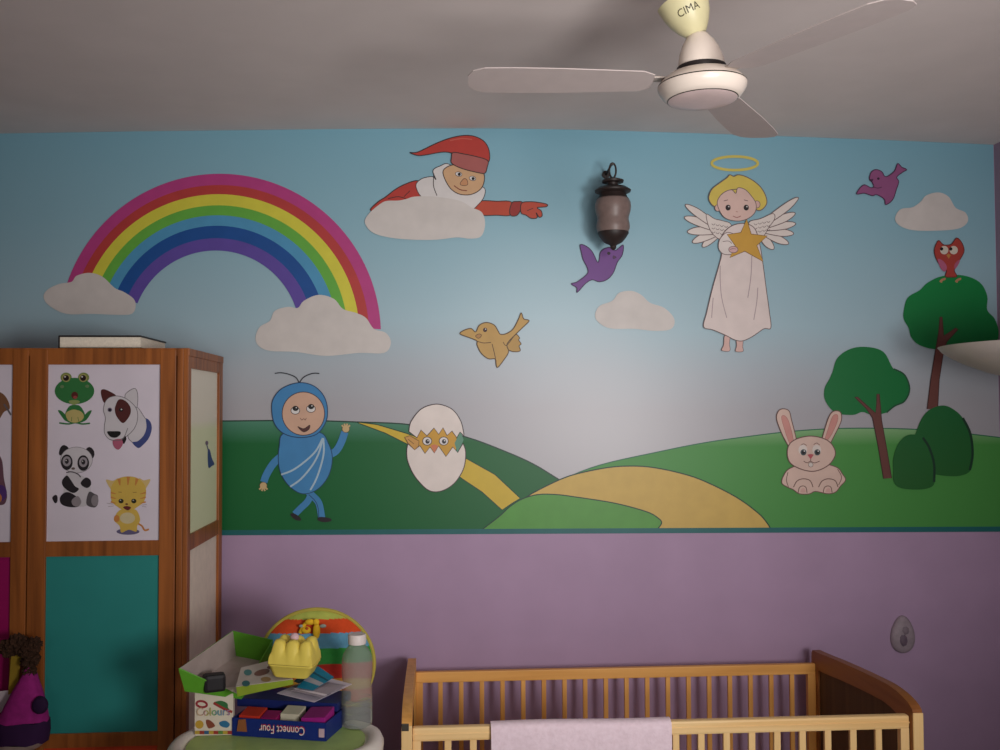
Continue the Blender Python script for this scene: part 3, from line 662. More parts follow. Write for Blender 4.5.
for e in ((228, 332), (365, 332)):
    c = q(e)[0]; p.ell(*c, 2.6, 2.3, P(52, 48, 24)).ell(c[0]-.6, c[1]-.8, .6, .5, WH)
p.fill(q((250, 400), (290, 385), (335, 400), (300, 432)), P(120, 36, 40)).ell(*q((288, 365))[0], 1.4, .9, P(120, 70, 40))
for s_ in ((200, 235, 235, 238), (355, 240, 395, 238)): p.line(q((s_[0], s_[1]), (s_[2], s_[3])), .5, P(150, 110, 50), smooth=False)
for s_ in ((75, 355, 140, 365), (90, 390, 150, 385), (450, 375, 505, 370), (455, 390, 500, 395)): p.line(q((s_[0], s_[1]), (s_[2], s_[3])), .35, P(150, 130, 130), smooth=False)
p.build('kitten_picture', dR, 'yellow striped cartoon kitten picture')
# pictures on the left door
Pic.lay = 0
Pic(panmap, 0.00008).fill([(-14, 420), (-12, 400), (-2, 392), (6, 397), (10, 408), (4, 412), (-2, 420)], P(142, 92, 58)).line([(4, 404), (8, 410), (11, 415)], 1.8, P(110, 100, 106)).build('brown_animal_picture', dL)
Pic(panmap, 0.00008).fill([(-16, 500), (-12, 470), (-4, 455), (2, 460), (4, 478), (6, 488), (7, 498), (2, 505)], P(120, 78, 92)).ell(1, 493, 6, 8, P(92, 54, 130)).ell(-2, 498, 4, 5, P(214, 130, 60)).build('purple_animal_picture', dL)
for (d_, xx) in ((dR, wx(37)), (dL, wx(19.5))):
    bm = NB(); zz = wz(650); lathe(bm, [(0.006, 0), (0.006, 0.012), (0.013, 0.016), (0.015, 0.024), (0.009, 0.03), (0, 0.031)], Matrix.Translation((xx, YW+0.001, zz)) @ Matrix.Rotation(PI/2, 4, 'X'), 20)
    obj('knob', bm, mat((110, 80, 50), .4), d_, smooth=True)

# book on the wardrobe
yb0 = YW+0.05
p0 = at(60, 346, yb0); p1 = at(140.5, 346, yb0)
bz = ztop+0.0005; th = 0.039
bk = empty('book', ((p0.x+p1.x)/2, yb0+0.12, bz), 'thick hardback book with dark cover lying on top of the wardrobe', 'book')
bm = NB(); xa, xb, ya, yb_ = p0.x, p1.x, yb0, yb0+0.27
box(bm, xa-.003, xb+.003, ya-.004, yb_, bz, bz+0.004, .001); box(bm, xa-.003, xb+.003, ya-.004, yb_, bz+th-0.005, bz+th, .001); box(bm, xa-.004, xa, ya-.004, yb_, bz+.002, bz+th-.002, .001)
obj('cover', bm, mat((40, 34, 34), .5), bk)
bm = NB(); box(bm, xa-.0005, xb, ya, yb_-.003, bz+0.004, bz+th-0.005)
pm = mat((232, 222, 204), .8, var=.08, scale=160, name='page_edges'); obj('page_block', bm, pm, bk)

# ------------------------------------------------------------------ bag hanging on the knob
YG = YW-0.065
def gp(px, py, dy=0): return at(px, py, YG+dy)
bag = empty('fabric_bag', gp(22, 742), 'magenta fabric bag with dark lower band hanging from the wardrobe door knob', 'bag')
bm = NB()
prof = [(666, 27, 33), (676, 22, 37), (690, 13, 42), (705, 5, 46), (722, -3, 49)]
def slab(prof, th0, th1):
    t = NB(); rings = []
    for i, (py, xa, xb) in enumerate(prof):
        f = i/(len(prof)-1); th = th0+(th1-th0)*f; a_ = gp(xa, py); b_ = gp(xb, py); c = (a_+b_)/2; hw = (b_.x-a_.x)/2
        rings.append([t.verts.new((c.x+hw*math.copysign(abs(math.cos(2*PI*k/24))**.7, math.cos(2*PI*k/24)), YG+th*math.sin(2*PI*k/24), c.z+.003*math.sin(k*2.1+i))) for k in range(24)])
    for a_, b_ in zip(rings, rings[1:]):
        for k in range(24): t.faces.new([a_[k], a_[(k+1) % 24], b_[(k+1) % 24], b_[k]])
    t.faces.new(rings[0]); t.faces.new(rings[-1]); bmesh.ops.recalc_face_normals(t, faces=t.faces); return t
merge(bm, slab(prof, .015, .045)); obj('pouch', bm, mat((150, 34, 118), .85, var=.15, scale=60, bump=.3), bag, smooth=True)
bm = NB(); merge(bm, slab([(720, -4, 49.5), (730, -4, 50), (741, -3, 48)], .046, .046)); obj('lower_band', bm, mat((50, 22, 62), .85), bag, smooth=True)
bm = NB(); merge(bm, slab([(740, -3, 47.5), (745, -2, 42), (750, 0, 34)], .045, .03)); obj('base_trim', bm, mat((170, 150, 140), .85), bag, smooth=True)
bm = NB(); c = gp(39, 706, -.043); lathe(bm, [(0, .004), (.014, .004), (.019, 0), (.021, -.01)], Matrix.Translation(c) @ Matrix.Rotation(PI/2, 4, 'X') @ Matrix.Diagonal((1, 1.15, 1, 1)), 24); obj('round_patch', bm, mat((44, 20, 56), .8), bag, smooth=True)
bm = NB()
pts = [at(33, 668, YG), at(29, 655, YG+.01), at(24, 648, YG+.03)]
for px0, px1 in (((14, 655), (9, 692)),):
    hexa(bm, [at(11, 655, YG+.01), at(22, 653, YG+.01), at(22, 653, YG+.016), at(11, 655, YG+.016)], [at(8, 695, YG+.02), at(17, 690, YG+.02), at(17, 690, YG+.026), at(8, 695, YG+.026)], bev=.001)
obj('strap', bm, mat((150, 122, 36), .8), bag)
bm = NB()
for i, (x_, y_, r_) in enumerate([(8, 648, .022), (18, 644, .024), (28, 649, .026), (34, 645, .02), (31, 660, .022), (30, 672, .016)]):
    ball(bm, at(x_, y_, YG-.005), r_, jitter=.45, seed=i, sub=4)
obj('fluffy_trim', bm, mat((62, 40, 28), .95, var=.4, scale=140, bump=.8), bag, smooth=True)
bm = NB()
hexa(bm, [at(-30, 718, YG+.03), at(4, 712, YG+.03), at(4, 712, YG+.036), at(-30, 718, YG+.036)], [at(-30, 694, YG+.02), at(12, 690, YG+.02), at(12, 690, YG+.026), at(-30, 694, YG+.026)], bev=.002)
obj('white_flap', bm, mat((200, 186, 190), .9), bag)

# ------------------------------------------------------------------ wall lantern
LX = at(613, 215, 3.27)
LY = 3.27
def lz(py): return at(613, py, LY).z
pxm = LY/1000.0
lan = empty('wall_lantern', (LX.x, LY, lz(247)), 'dark metal lantern with ribbed frosted glass hanging on the mural wall', 'lantern')
TL = Matrix.Translation((LX.x, LY, 0))
iron = mat((44, 34, 32), .5, .4, var=.2, scale=50, name='dark_iron')
bm = NB(); lathe(bm, [(.003, lz(183.5)), (10.8*pxm, lz(182.5)), (11.2*pxm, lz(180.5)), (6*pxm, lz(178.6)), (2*pxm, lz(177.5)), (0, lz(177))], TL)
lathe(bm, [(6*pxm, lz(183)), (5*pxm, lz(186)), (9*pxm, lz(187))], TL)
lathe(bm, [(8*pxm, lz(186)), (14*pxm, lz(187.5)), (18.5*pxm, lz(190.5)), (18.0*pxm, lz(192)), (13.5*pxm, lz(194)), (14.5*pxm, lz(197)), (16.5*pxm, lz(199.5)), (0, lz(199.5))], TL)
obj('lantern_cap', bm, iron, lan, smooth=True)
bm = NB()
lathe(bm, [(16.2*pxm, lz(199)), (18*pxm, lz(203)), (18.4*pxm, lz(207)), (17.6*pxm, lz(212)), (16.0*pxm, lz(217)), (15.8*pxm, lz(220)), (16.8*pxm, lz(224)), (17.0*pxm, lz(228)), (15.4*pxm, lz(233))], TL)
obj('glass_shade', bm, mat((120, 102, 97), .4, .4, var=.1, scale=60, name='frosted_glass'), lan, smooth=True)
bm = NB(); lathe(bm, [(15.6*pxm, lz(231.5)), (15.8*pxm, lz(233.5)), (13*pxm, lz(238)), (9*pxm, lz(242.5)), (4*pxm, lz(245)), (3*pxm, lz(246)), (3.2*pxm, lz(248)), (1.2*pxm, lz(250)), (0, lz(250.5))], TL)
obj('lantern_base', bm, iron, lan, smooth=True)
bm = NB(); N = 28
tube(bm, [(LX.x+3.4*pxm*math.cos(2*PI*i/N), LY, lz(170.5)+7.6*pxm*math.sin(2*PI*i/N)) for i in range(N)], 1.0*pxm, 8, closed=True)
obj('hanging_loop', bm, iron, lan, smooth=True)
bm = NB(); tube(bm, [(LX.x, LY-.004, lz(164.5)), (LX.x, LY+.03, lz(163)), (LX.x, WALL_Y-.005, lz(166))], .004, 8)
lathe(bm, [(.014, 0), (.014, .006), (0, .007)], Matrix.Translation((LX.x, WALL_Y-.0015, lz(166))) @ Matrix.Rotation(PI/2, 4, 'X'), 20)
obj('wall_hook', bm, iron, lan, smooth=True)

# ------------------------------------------------------------------ ceiling fan
FY_ = 2.06
fc = at(702, 85, FY_)
sc = FY_/1000.0*1.003
fan = empty('ceiling_fan', (fc.x, FY_, fc.z-.06), 'cream ceiling fan with round motor housing under the ceiling', 'fan')
crm = mat((226, 212, 200), .25, .5, var=.03, scale=10, name='enamel'); dkl = mat((52, 48, 40), .4); yel = mat((208, 200, 158), .35, .4, var=.06, scale=14, name='aged_plastic')
tilt = Matrix.Rotation(math.radians(-1.5), 4, 'Y')
TF = Matrix.Translation(fc) @ tilt
def L(r, dy): return (r*sc, -dy*sc/0.95)
bm = NB()
# z down positive in px terms: dy measured along axis
lathe(bm, [L(25, -13), L(33, -10.5), L(40, -5.5), L(44, -1.6), L(45, -.4), L(45.2, .8), L(45.2, 2.4), L(43.8, 6), L(40.3, 10.8), L(36.2, 14.2)], TF, 56, mis=[0, 0, 0, 0, 1, 0, 0, 0, 0])
obj('motor_housing', bm, [crm, dkl], fan, smooth=True)
bm = NB(); lathe(bm, [L(36.2, 13.9), L(35.9, 14.6), L(35.2, 14.9), L(33, 15.8), L(20, 17.4), L(0, 18)], TF, 56, mis=[1, 1, 0, 0, 0]); obj('bottom_cover', bm, [mat((206, 184, 182), .35, .4), dkl], fan, smooth=True)
bm = NB(); lathe(bm, [L(25, -13), L(25.4, -15), L(25, -17.5), L(23, -18)], TF, 40); obj('dark_collar', bm, mat((40, 34, 34), .5), fan, smooth=True, label='dark ring above the motor housing')
mxb = Matrix.Translation(fc+Vector((0, 0, 16*sc/.95))) @ Matrix.Rotation(math.radians(-7), 4, 'Y')
bm = NB(); lathe(bm, [L(23.6, 0), L(23.6, -3), L(23, -8), L(20.5, -17), L(16.5, -25), L(12, -31), L(10.4, -33.5), L(9, -34)], mxb, 40); obj('lower_bell', bm, crm, fan, smooth=True)
top = mxb @ Vector((0, 0, 33.5*sc/.95))
mxc = Matrix.Translation(top) @ Matrix.Rotation(math.radians(-24), 4, 'Y')
cprof = [(9.6, 0), (12, -2.5), (17, -9), (21.5, -17), (24.5, -26), (26, -35), (26.3, -38), (25, -38.5)]
bm = NB(); lathe(bm, [L(*v) for v in cprof], mxc, 40); cup = obj('canopy_cup', bm, yel, fan, smooth=True, label='yellowed tilted cup at the ceiling end with dark lettering')
bm = NB()
tube(bm, [fc+Vector((0, 0, 10*sc)), top, Vector((top.x-.004, top.y, ceil_z(top.x)-.001))], .008, 12)
obj('down_rod', bm, mat((190, 180, 165), .4), fan, smooth=True)
def text_mesh(s, size):
    c = bpy.data.curves.new('lettering', 'FONT'); c.body = s; c.size = size; c.align_x = 'CENTER'; c.align_y = 'CENTER'; c.resolution_u = 3
    o = bpy.data.objects.new('lettering', c); COL.objects.link(o); bpy.context.view_layer.update()
    me = bpy.data.meshes.new_from_object(o.evaluated_get(bpy.context.evaluated_depsgraph_get()))
    bpy.data.objects.remove(o); t = NB(); t.from_mesh(me); return t
t = text_mesh('CIMA', 10*sc)
bmesh.ops.subdivide_edges(t, edges=[e for e in t.edges if e.calc_length() > .004], cuts=2)
for v in t.verts:
    u, w = v.co.x, v.co.y; dy = -(21+w/sc)
    rr = 21.0
    for (r1, d1), (r2, d2) in zip(cprof, cprof[1:]):
        if d2 <= dy <= d1: rr = r1+(r2-r1)*(dy-d1)/(d2-d1)
    rr *= sc; rr += .0008; an = -PI/2-.28+u/rr
    v.co = mxc @ Vector((rr*math.cos(an), rr*math.sin(an), (21*sc+w)/.95))
obj('lettering', t, mat((66, 58, 44), .5), cup)
bladem = mat((192, 179, 176), .55, .2, var=.03, name='ceiling_toned_blade')  # clean blades, grey taken from the ceiling tone so they blend in
for ang_ in (58, 178, 298):
    a_ = math.radians(ang_); mx = Matrix.Translation((fc.x, fc.y, fc.z+.006)) @ Matrix.Rotation(a_, 4, 'Z')
    t = NB(); st = [(.105, .03), (.13, .046), (.3, .056), (.40, .058), (.46, .056), (.485, .043), (.495, .02)]
    up = []; lo = []
    for x_, w_ in st:
        for sgn, L_ in ((1, up), (-1, lo)):
            pt = Vector((x_, sgn*w_, sgn*w_*math.tan(math.radians(7)))); L_.append((t.verts.new(pt), t.verts.new(pt+Vector((0, 0, .002)))))
    for i in range(len(st)-1):
        for s_ in (0, 1): t.faces.new([up[i][s_], up[i+1][s_], lo[i+1][s_], lo[i][s_]])
        for L_ in (up, lo): t.faces.new([L_[i][0], L_[i+1][0], L_[i+1][1], L_[i][1]])
    for i in (0, -1): t.faces.new([up[i][0], lo[i][0], lo[i][1], up[i][1]])
    bmesh.ops.recalc_face_normals(t, faces=t.faces); bm = NB(); merge(bm, t, 0, mx)
    bl_ = obj('blade', bm, bladem, fan)
    bm = NB(); t = NB(); box(t, .075, .2, -.014, .014, .004, .008, .001); merge(bm, t, 0, mx); obj('blade_bracket', bm, mat((170, 158, 150), .4), bl_)

# ------------------------------------------------------------------ cot
YBk, YFr = 3.30, 2.64
xcl = at(402, 690, YFr).x; xcr = at(917, 715, YFr).x
cot = empty('cot', ((xcl+xcr)/2, (YBk+YFr)/2, 0), 'pale wooden baby cot with slatted sides against the purple wall', 'cot')
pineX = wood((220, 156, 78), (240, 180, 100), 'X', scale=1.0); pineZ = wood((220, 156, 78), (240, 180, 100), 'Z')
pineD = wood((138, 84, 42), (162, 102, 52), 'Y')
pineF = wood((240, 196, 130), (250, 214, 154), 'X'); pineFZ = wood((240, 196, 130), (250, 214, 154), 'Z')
zbr = at(610, 667.5, YBk).z; zfr = at(655, 720.5, YFr).z
TH = .026
def endshape():
    # outline in (y, z): front rounded corner, straight sloping top, small back corner
    def ax(px, py):
        d = ray(px, py); k = (xcr-CAM.x)/d.x; p_ = CAM+d*k; return (p_.y, p_.z)
    yf = YFr-.03
    o_ = [(yf, 0.0), (yf, .30), (yf, zfr-.02), (yf, zfr+.012)]
    A_ = ax(895, 683.5); zc_ = zfr+.012
    for k in range(1, 8):
        a_ = k/7*PI/2; o_.append((yf+(A_[0]-yf)*(1-math.cos(a_)), zc_+(A_[1]-zc_)*math.sin(a_)))
    for px, py in ((883, 677.5), (870, 671.3), (857, 665.5), (845, 660.3), (833, 655.5), (825, 652.3)): o_.append(ax(px, py))
    yl, zl_ = o_[-1]; yb = YBk+.026
    o_ += [(yb-.012, zl_-.002), (yb-.002, zl_-.012), (yb, zl_-.03), (yb, 0.0)]
    return o_
osh = endshape()
def inset(sh, d):
    ys = [p[0] for p in sh]; cy = (min(ys)+max(ys))/2
    out = []
    for y, z in sh: out.append((cy+(y-cy)*(1-d/((max(ys)-min(ys))/2)), max(z-d, .22) if z > .1 else .22))
    return out
for (x0_, x1_, nm) in ((xcl, xcl+TH, 'headboard'), (xcr-TH, xcr, 'footboard')):
    bm = NB(); ish = inset(osh, .055)
    A = [[bm.verts.new((x, y, z)) for y, z in osh] for x in (x0_, x1_)]; B = [[bm.verts.new((x, y, z)) for y, z in ish] for x in (x0_, x1_)]
    n_ = len(osh)
    for i in range(n_-1):
        for s_ in (0, 1): bm.faces.new([A[s_][i], A[s_][i+1], B[s_][i+1], B[s_][i]])
        bm.faces.new([A[0][i], A[0][i+1], A[1][i+1], A[1][i]]); bm.faces.new([B[0][i], B[0][i+1], B[1][i+1], B[1][i]])
    for i in (0, -1): bm.faces.new([A[0][i], A[1][i], B[1][i], B[0][i]])
    bmesh.ops.recalc_face_normals(bm, faces=bm.faces)
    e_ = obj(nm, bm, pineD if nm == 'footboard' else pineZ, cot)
    bm = NB(); xm = (x0_+x1_)/2
    V = [[bm.verts.new((x, y, z)) for y, z in inset(osh, .045)] for x in (xm-.006, xm+.006)]
    bm.faces.new(V[0]); bm.faces.new(V[1])
    for i in range(n_): bm.faces.new([V[0][i], V[0][(i+1) % n_], V[1][(i+1) % n_], V[1][i]])
    bmesh.ops.recalc_face_normals(bm, faces=bm.faces); obj('infill_panel', bm, wood((84, 62, 40), (104, 76, 48), 'Z', rough=.7), e_)
    # front upright strip with a lighter rounded face
    bm = NB(); box(bm, x0_-.001, x1_+.001, YFr-.034, YFr-.0285, .05, zfr+.012, .002); obj('front_edging', bm, pineFZ, e_)
xi0, xi1 = xcl+TH, xcr-TH
# back side
bm = NB(); box(bm, xi0, xi1, YBk-.011, YBk+.011, zbr-.034, zbr, .003); obj('top_rail', bm, pineX, cot)
bm = NB(); box(bm, xi0, xi1, YBk-.011, YBk+.011, .22, .255, .003); obj('bottom_rail', bm, pineX, cot)
bx0, bx1 = at(423, 690, YBk).x, at(807, 690, YBk).x
bm = NB(); box(bm, xi0, bx0, YBk-.011, YBk+.011, .255, zbr-.034, .002); obj('side_stile', bm, pineZ, cot)
bm = NB(); box(bm, bx1, xi1, YBk-.011, YBk+.011, .255, zbr-.034, .002); obj('side_stile', bm, pineZ, cot)
for i in range(18):
    x_ = at(440.5+i*20.66, 690, YBk).x
    bm = NB(); box(bm, x_-.0075, x_+.0075, YBk-.006, YBk+.006, .25, zbr-.03, .002); obj('slat', bm, pineZ, cot)
# front side
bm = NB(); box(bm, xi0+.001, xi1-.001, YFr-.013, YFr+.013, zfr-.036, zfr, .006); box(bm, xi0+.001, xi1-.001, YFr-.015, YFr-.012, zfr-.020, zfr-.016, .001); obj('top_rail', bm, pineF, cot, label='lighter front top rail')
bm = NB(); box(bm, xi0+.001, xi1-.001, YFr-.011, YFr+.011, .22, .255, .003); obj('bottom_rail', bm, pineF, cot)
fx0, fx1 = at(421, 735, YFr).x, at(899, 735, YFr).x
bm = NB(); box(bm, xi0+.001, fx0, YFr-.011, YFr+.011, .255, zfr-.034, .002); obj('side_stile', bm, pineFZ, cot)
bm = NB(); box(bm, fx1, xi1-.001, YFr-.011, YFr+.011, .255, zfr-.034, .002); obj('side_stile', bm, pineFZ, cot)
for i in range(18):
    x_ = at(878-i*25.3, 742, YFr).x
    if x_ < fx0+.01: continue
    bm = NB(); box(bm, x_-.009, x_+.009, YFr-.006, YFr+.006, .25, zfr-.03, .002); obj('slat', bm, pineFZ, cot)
bm = NB(); box(bm, xi0+.002, xi1-.002, YFr+.016, YBk-.014, .25, .27); obj('base_board', bm, pineX, cot)
bm = NB(); box(bm, xcl+.002-.004+.002, xcl+.0185, YFr-.036, YFr-.031, zfr-.0, zfr+.018, .001); obj('metal_catch', bm, mat((90, 84, 76), .4, metal=.6), cot)

# towel over the front rail
tw0, tw1 = at(491, 735, YFr-.02).x, at(671.5, 735, YFr-.02).x
path = []
for k in range(26): path.append((YFr-.021-.004*(1-k/25), zfr-.36+k/25*.352))
for k in range(1, 8): a_ = PI-k/8*PI; path.append((YFr+.021*math.cos(a_), zfr-.006+.011*math.sin(a_)))
for k in range(14): path.append((YFr+.021, zfr-.008-k/13*.2))
bm = NB(); NU = 46; rows = []
for j, (y, z) in enumerate(path):
    dr = max(0, zfr-z); row = []
    for i in range(NU+1):
        u = i/NU; w = (math.sin(u*17+1)+.6*math.sin(u*31+2.2+dr*4))*min(.006, dr*.05)*(-1 if y < YFr else 0.3)
        zz = z + .0015*math.sin(u*6)+(.004*math.sin(u*9) if j == 0 else 0)
        xx = tw0+(tw1-tw0)*u+(.006*(1 if u < .5 else -1)*(abs(u-.5)*2)*dr)
        row.append(bm.verts.new((xx, y-abs(w), zz)))
    rows.append(row)
for a_, b_ in zip(rows, rows[1:]):
    for i in range(NU): bm.faces.new([a_[i], a_[i+1], b_[i+1], b_[i]])
bmesh.ops.recalc_face_normals(bm, faces=bm.faces); bmesh.ops.solidify(bm, geom=bm.faces[:], thickness=-.003)
props(obj('towel', bm, mat((250, 222, 232), .95, .1, var=.06, scale=90, bump=.35, name='terry_cloth'), smooth=True), 'pale pink towel draped over the front rail of the cot', 'towel')

# ------------------------------------------------------------------ high chair
ZT = 0.915; YT = 2.45
tc_ = at(277, 732, YT); tcx = tc_.x
hc = empty('high_chair', (tcx, YT+.15, 0), 'baby high chair with white tray and striped padded back, in front of the wardrobe', 'high chair')
white = mat((226, 218, 208), .35, .4, var=.02, name='white_plastic')
def outline(rx, ry, n=48, e=.8):
    return [(tcx+rx*math.copysign(abs(math.cos(2*PI*k/n))**e, math.cos(2*PI*k/n)), YT+ry*math.copysign(abs(math.sin(2*PI*k/n))**e, math.sin(2*PI*k/n))) for k in range(n)]
def loft(bm, rings, capb=True, capt=True):
    R_ = [[bm.verts.new(p) for p in r] for r in rings]
    for a_, b_ in zip(R_, R_[1:]):
        m_ = len(a_)
        for k in range(m_): bm.faces.new([a_[k], a_[(k+1) % m_], b_[(k+1) % m_], b_[k]])
    if capb: bm.faces.new(R_[0])
    if capt: bm.faces.new(R_[-1])
    bmesh.ops.recalc_face_normals(bm, faces=bm.faces)
rx_, ry_ = .252, .175
bm = NB()
loft(bm, [[(x, y, ZT+dz) for x, y in outline(rx_+dx, ry_+dx)] for dx, dz in ((-.05, -.055), (-.015, -.05), (0, -.035), (.002, -.015), (-.004, -.002), (-.014, .004), (-.028, .003), (-.036, -.004), (-.04, -.010))])
tr = obj('tray', bm, white, hc, smooth=True)
bm = NB(); loft(bm, [[(x, y, ZT+dz) for x, y in outline(rx_-.043, ry_-.043)] for dz in (-.0098, -.004)]); obj('tray_insert', bm, mat((172, 200, 118), .4, .4, name='green_plastic'), tr, smooth=True)
ZS = ZT-.004
# back rest and cushion
YC = 2.74
cc = at(315, 667, YC); crx = 57*YC/1000; crz = 54*YC/1000
bm = NB()
def oval(s, y): return [(cc.x+crx*s*math.cos(2*PI*k/56), y+.05*(0), cc.z+crz*s*math.sin(2*PI*k/56)) for k in range(56)]
loft(bm, [oval(.8, YC+.075), oval(.98, YC+.065), oval(1.0, YC+.045), oval(.97, YC+.03)]); obj('seat_back', bm, white, hc, smooth=True)
stripe = [(999, (170, 178, 84)), (620.5, (206, 76, 38)), (634, (96, 150, 178)), (649, (52, 138, 62)), (665, (190, 52, 44)), (679, (206, 150, 60)), (692, (206, 76, 38)), (706, (96, 150, 178))]
smats = [mat(c, .85, .1, var=.12, scale=40, bump=.25, name='quilted_fabric') for _, c in stripe]
bm = NB(); NX, NZ = 48, 96; g = {}
for i in range(NX+1):
    for j in range(NZ+1):
        u = -1+2*i/NX; v = -1+2*j/NZ
        # map the square to a disc
        x_ = u*math.sqrt(1-v*v/2); z_ = v*math.sqrt(1-u*u/2); rr = min(1, math.hypot(x_, z_))
        puff = .028*math.sqrt(max(0, 1-rr**3))+.003*math.sin(x_*16)*(1-rr)
        g[i, j] = bm.verts.new((cc.x+crx*.99*x_, YC+.03-puff, cc.z+crz*.99*z_))
limz = [at(316, s[0], YC).z if s[0] < 900 else 99 for s in stripe]
for i in range(NX):
    for j in range(NZ):
        f = bm.faces.new([g[i, j], g[i+1, j], g[i+1, j+1], g[i, j+1]]); zc_ = f.calc_center_median().z
        f.material_index = max(k for k in range(len(stripe)) if zc_ <= limz[k])
cush = obj('back_cushion', bm, smats, hc, smooth=True, label='round quilted cushion with orange, blue, green and red stripes')
bm = NB(); tube(bm, [(cc.x+crx*math.cos(2*PI*k/56), YC+.03, cc.z+crz*math.sin(2*PI*k/56)) for k in range(56)], .0055, 8, closed=True); obj('piping', bm, mat((176, 160, 70), .8), cush, smooth=True)
ym = mat((226, 178, 40), .8, .2, var=.1, scale=60)
bm = NB()
def cp(px, py, d=0): p_ = at(px, py, YC-.004-d); return p_
ball(bm, cp(316.5, 631, .004), (.010, .007, .022)); ball(bm, cp(306, 630, .004), (.013, .007, .010)); ball(bm, cp(310, 622, .004), (.014, .007, .008)); ball(bm, cp(316, 622, .006), (.009, .007, .009)); tube(bm, [cp(300, 633), cp(303, 626), cp(308, 621)], .005)
ball(bm, cp(323, 626, .003), (.009, .004, .005), mi=1); ball(bm, cp(307, 628.5, .012), (.004, .003, .004), mi=2); ball(bm, cp(301, 626, .003), (.006, .004, .004), mi=1)
obj('giraffe_applique', bm, [ym, mat((150, 160, 150), .8), mat((190, 80, 40), .8)], cush, smooth=True)
bm = NB(); box(bm, cc.x-.15, cc.x+.15, YC-.16, YC+.09, .62, .67, .02); obj('seat', bm, mat((200, 90, 50), .8), hc)
bm = NB(); box(bm, cc.x-.10, cc.x+.10, YC+.05, YC+.075, .66, cc.z, .01); obj('back_support', bm, white, hc)
for sx in (-1, 1):
    for sy, yy in ((-1, YT-.02), (1, YC+.12)):
        bm = NB(); tube(bm, [(cc.x+sx*.15, (YT+YC)/2+.05+sy*.05, .63), (cc.x+sx*.22, yy+sy*.03, .011)], .012, 12); obj('leg', bm, white, hc, smooth=True)
    bm = NB(); tube(bm, [(cc.x+sx*.15, YC+.03, .66), (cc.x+sx*.17, YC-.02, ZT-.09), (tcx+sx*.15, YT+.08, ZT-.069)], .013, 10); obj('arm_rest', bm, white, hc, smooth=True)

# --- things piled on the tray
Z0 = ZS+.0006
# counting-colours board book standing at the front left
k0 = atz(195, 736, Z0); YK = k0.y
kx0, kx1 = at(194.5, 715, YK).x, at(233, 715, YK).x; kz1 = at(214, 690, YK).z
kb = empty('board_book', ((kx0+kx1)/2, YK+.01, Z0), 'small white board book lettered Colours, standing at the front left of the tray', 'book')
bm = NB(); box(bm, kx0, kx1, YK, YK+.022, Z0, kz1, .0015)
obj('cover', bm, mat((222, 210, 192), .5, var=.02), kb)
def kmap(px, py, o):
    p_ = at(px, py, YK); return Vector((p_.x, YK-.0004-o, p_.z))
Pic.lay = 0
q = off(170, 620, 120/692)
bz_y = lambda f: 690+f*(735-690)
p = Pic(kmap, .0001)
p.ell(*q((183, 485))[0], 5.2, 3.0, None, P(180, 50, 60), 2.2, rot=.15)
p.fill(q((250, 480), (290, 465), (330, 480), (335, 505), (345, 520), (300, 505)), P(60, 130, 70)).line(q((252, 478), (290, 500), (330, 520), (360, 530)), 2.6, P(190, 60, 56))
p.ell(*q((170, 602))[0], 4.2, 4.2, P(226, 176, 50)).fill(q((210, 575), (235, 580), (260, 610), (225, 625), (210, 600)), P(160, 80, 56)).fill(q((285, 590), (320, 580), (345, 600), (330, 620), (295, 612)), P(50, 130, 180))
cs = [P(220, 180, 60), P(60, 110, 160), P(190, 60, 50), P(100, 160, 70)]
for i in range(8):
    xa_ = 195+i*37.4/8; xb_ = xa_+37.4/8; zb0 = 0
    p.poly([(xa_, 730.6), (xb_, 730.6), (xb_, 734.0), (xa_, 734.0)], [cs[0], cs[2], cs[1], cs[0], cs[2], cs[3], cs[0], cs[2]][i])
p.build('cover_pictures', kb)
LC = [P(226, 190, 150), P(222, 150, 150), P(200, 190, 90), P(120, 190, 120), P(90, 170, 190), P(130, 160, 200), P(190, 140, 180)]
t = NB(); xcur = at(197, 712, YK).x; wid = at(230.5, 712, YK).x-xcur; zt_ = at(214, 711.5, YK).z
tot = text_mesh('Colours', .03); tw = max(v.co.x for v in tot.verts)-min(v.co.x for v in tot.verts); mnx = min(v.co.x for v in tot.verts)
tot.faces.ensure_lookup_table()
for f in tot.faces: f.material_index = min(6, int((f.calc_center_median().x-mnx)/tw*7))
for v in tot.verts: v.co = Vector((xcur+(v.co.x-mnx)/tw*wid, YK-.0042, zt_+v.co.y*.95))
obj('cover_lettering', tot, LC, kb)

# board-game box, open
bx_ = empty('game_box', atz(285, 732, Z0), 'open dark blue game box lettered Connect Four upside down, on the tray', 'box')
a0 = atz(232, 735.5, Z0); a1 = atz(326, 741.5, Z0)
dirx = (a1-a0); wB = dirx.length; dirx.normalize(); diry = Vector((-dirx.y, dirx.x, 0)); hB = .043; dB = .15
blue = mat((24, 44, 118), .45, .35, var=.05, name='printed_card'); dkb = mat((30, 30, 70), .6)
def BP(u, v, w): return a0+dirx*u+diry*v+Vector((0, 0, w))
bm = NB()
hexa(bm, [BP(0, 0, 0), BP(wB, 0, 0), BP(wB, dB, 0), BP(0, dB, 0)], [BP(0, 0, hB), BP(wB, 0, hB), BP(wB, dB, hB), BP(0, dB, hB)], open_top=True, thick=.003)
obj('box_tray', bm, blue, bx_)
t = text_mesh('Connect Four', .028); mnx = min(v.co.x for v in t.verts); mxx = max(v.co.x for v in t.verts)
t2_ = t.copy()
for v in t.verts:
    u = 1-(v.co.x-mnx)/(mxx-mnx); v.co = BP(wB*(.30+.48*u), -.0040, hB*.52-v.co.y*1.0)
obj('lettering', t, mat((226, 214, 214), .5), bx_)
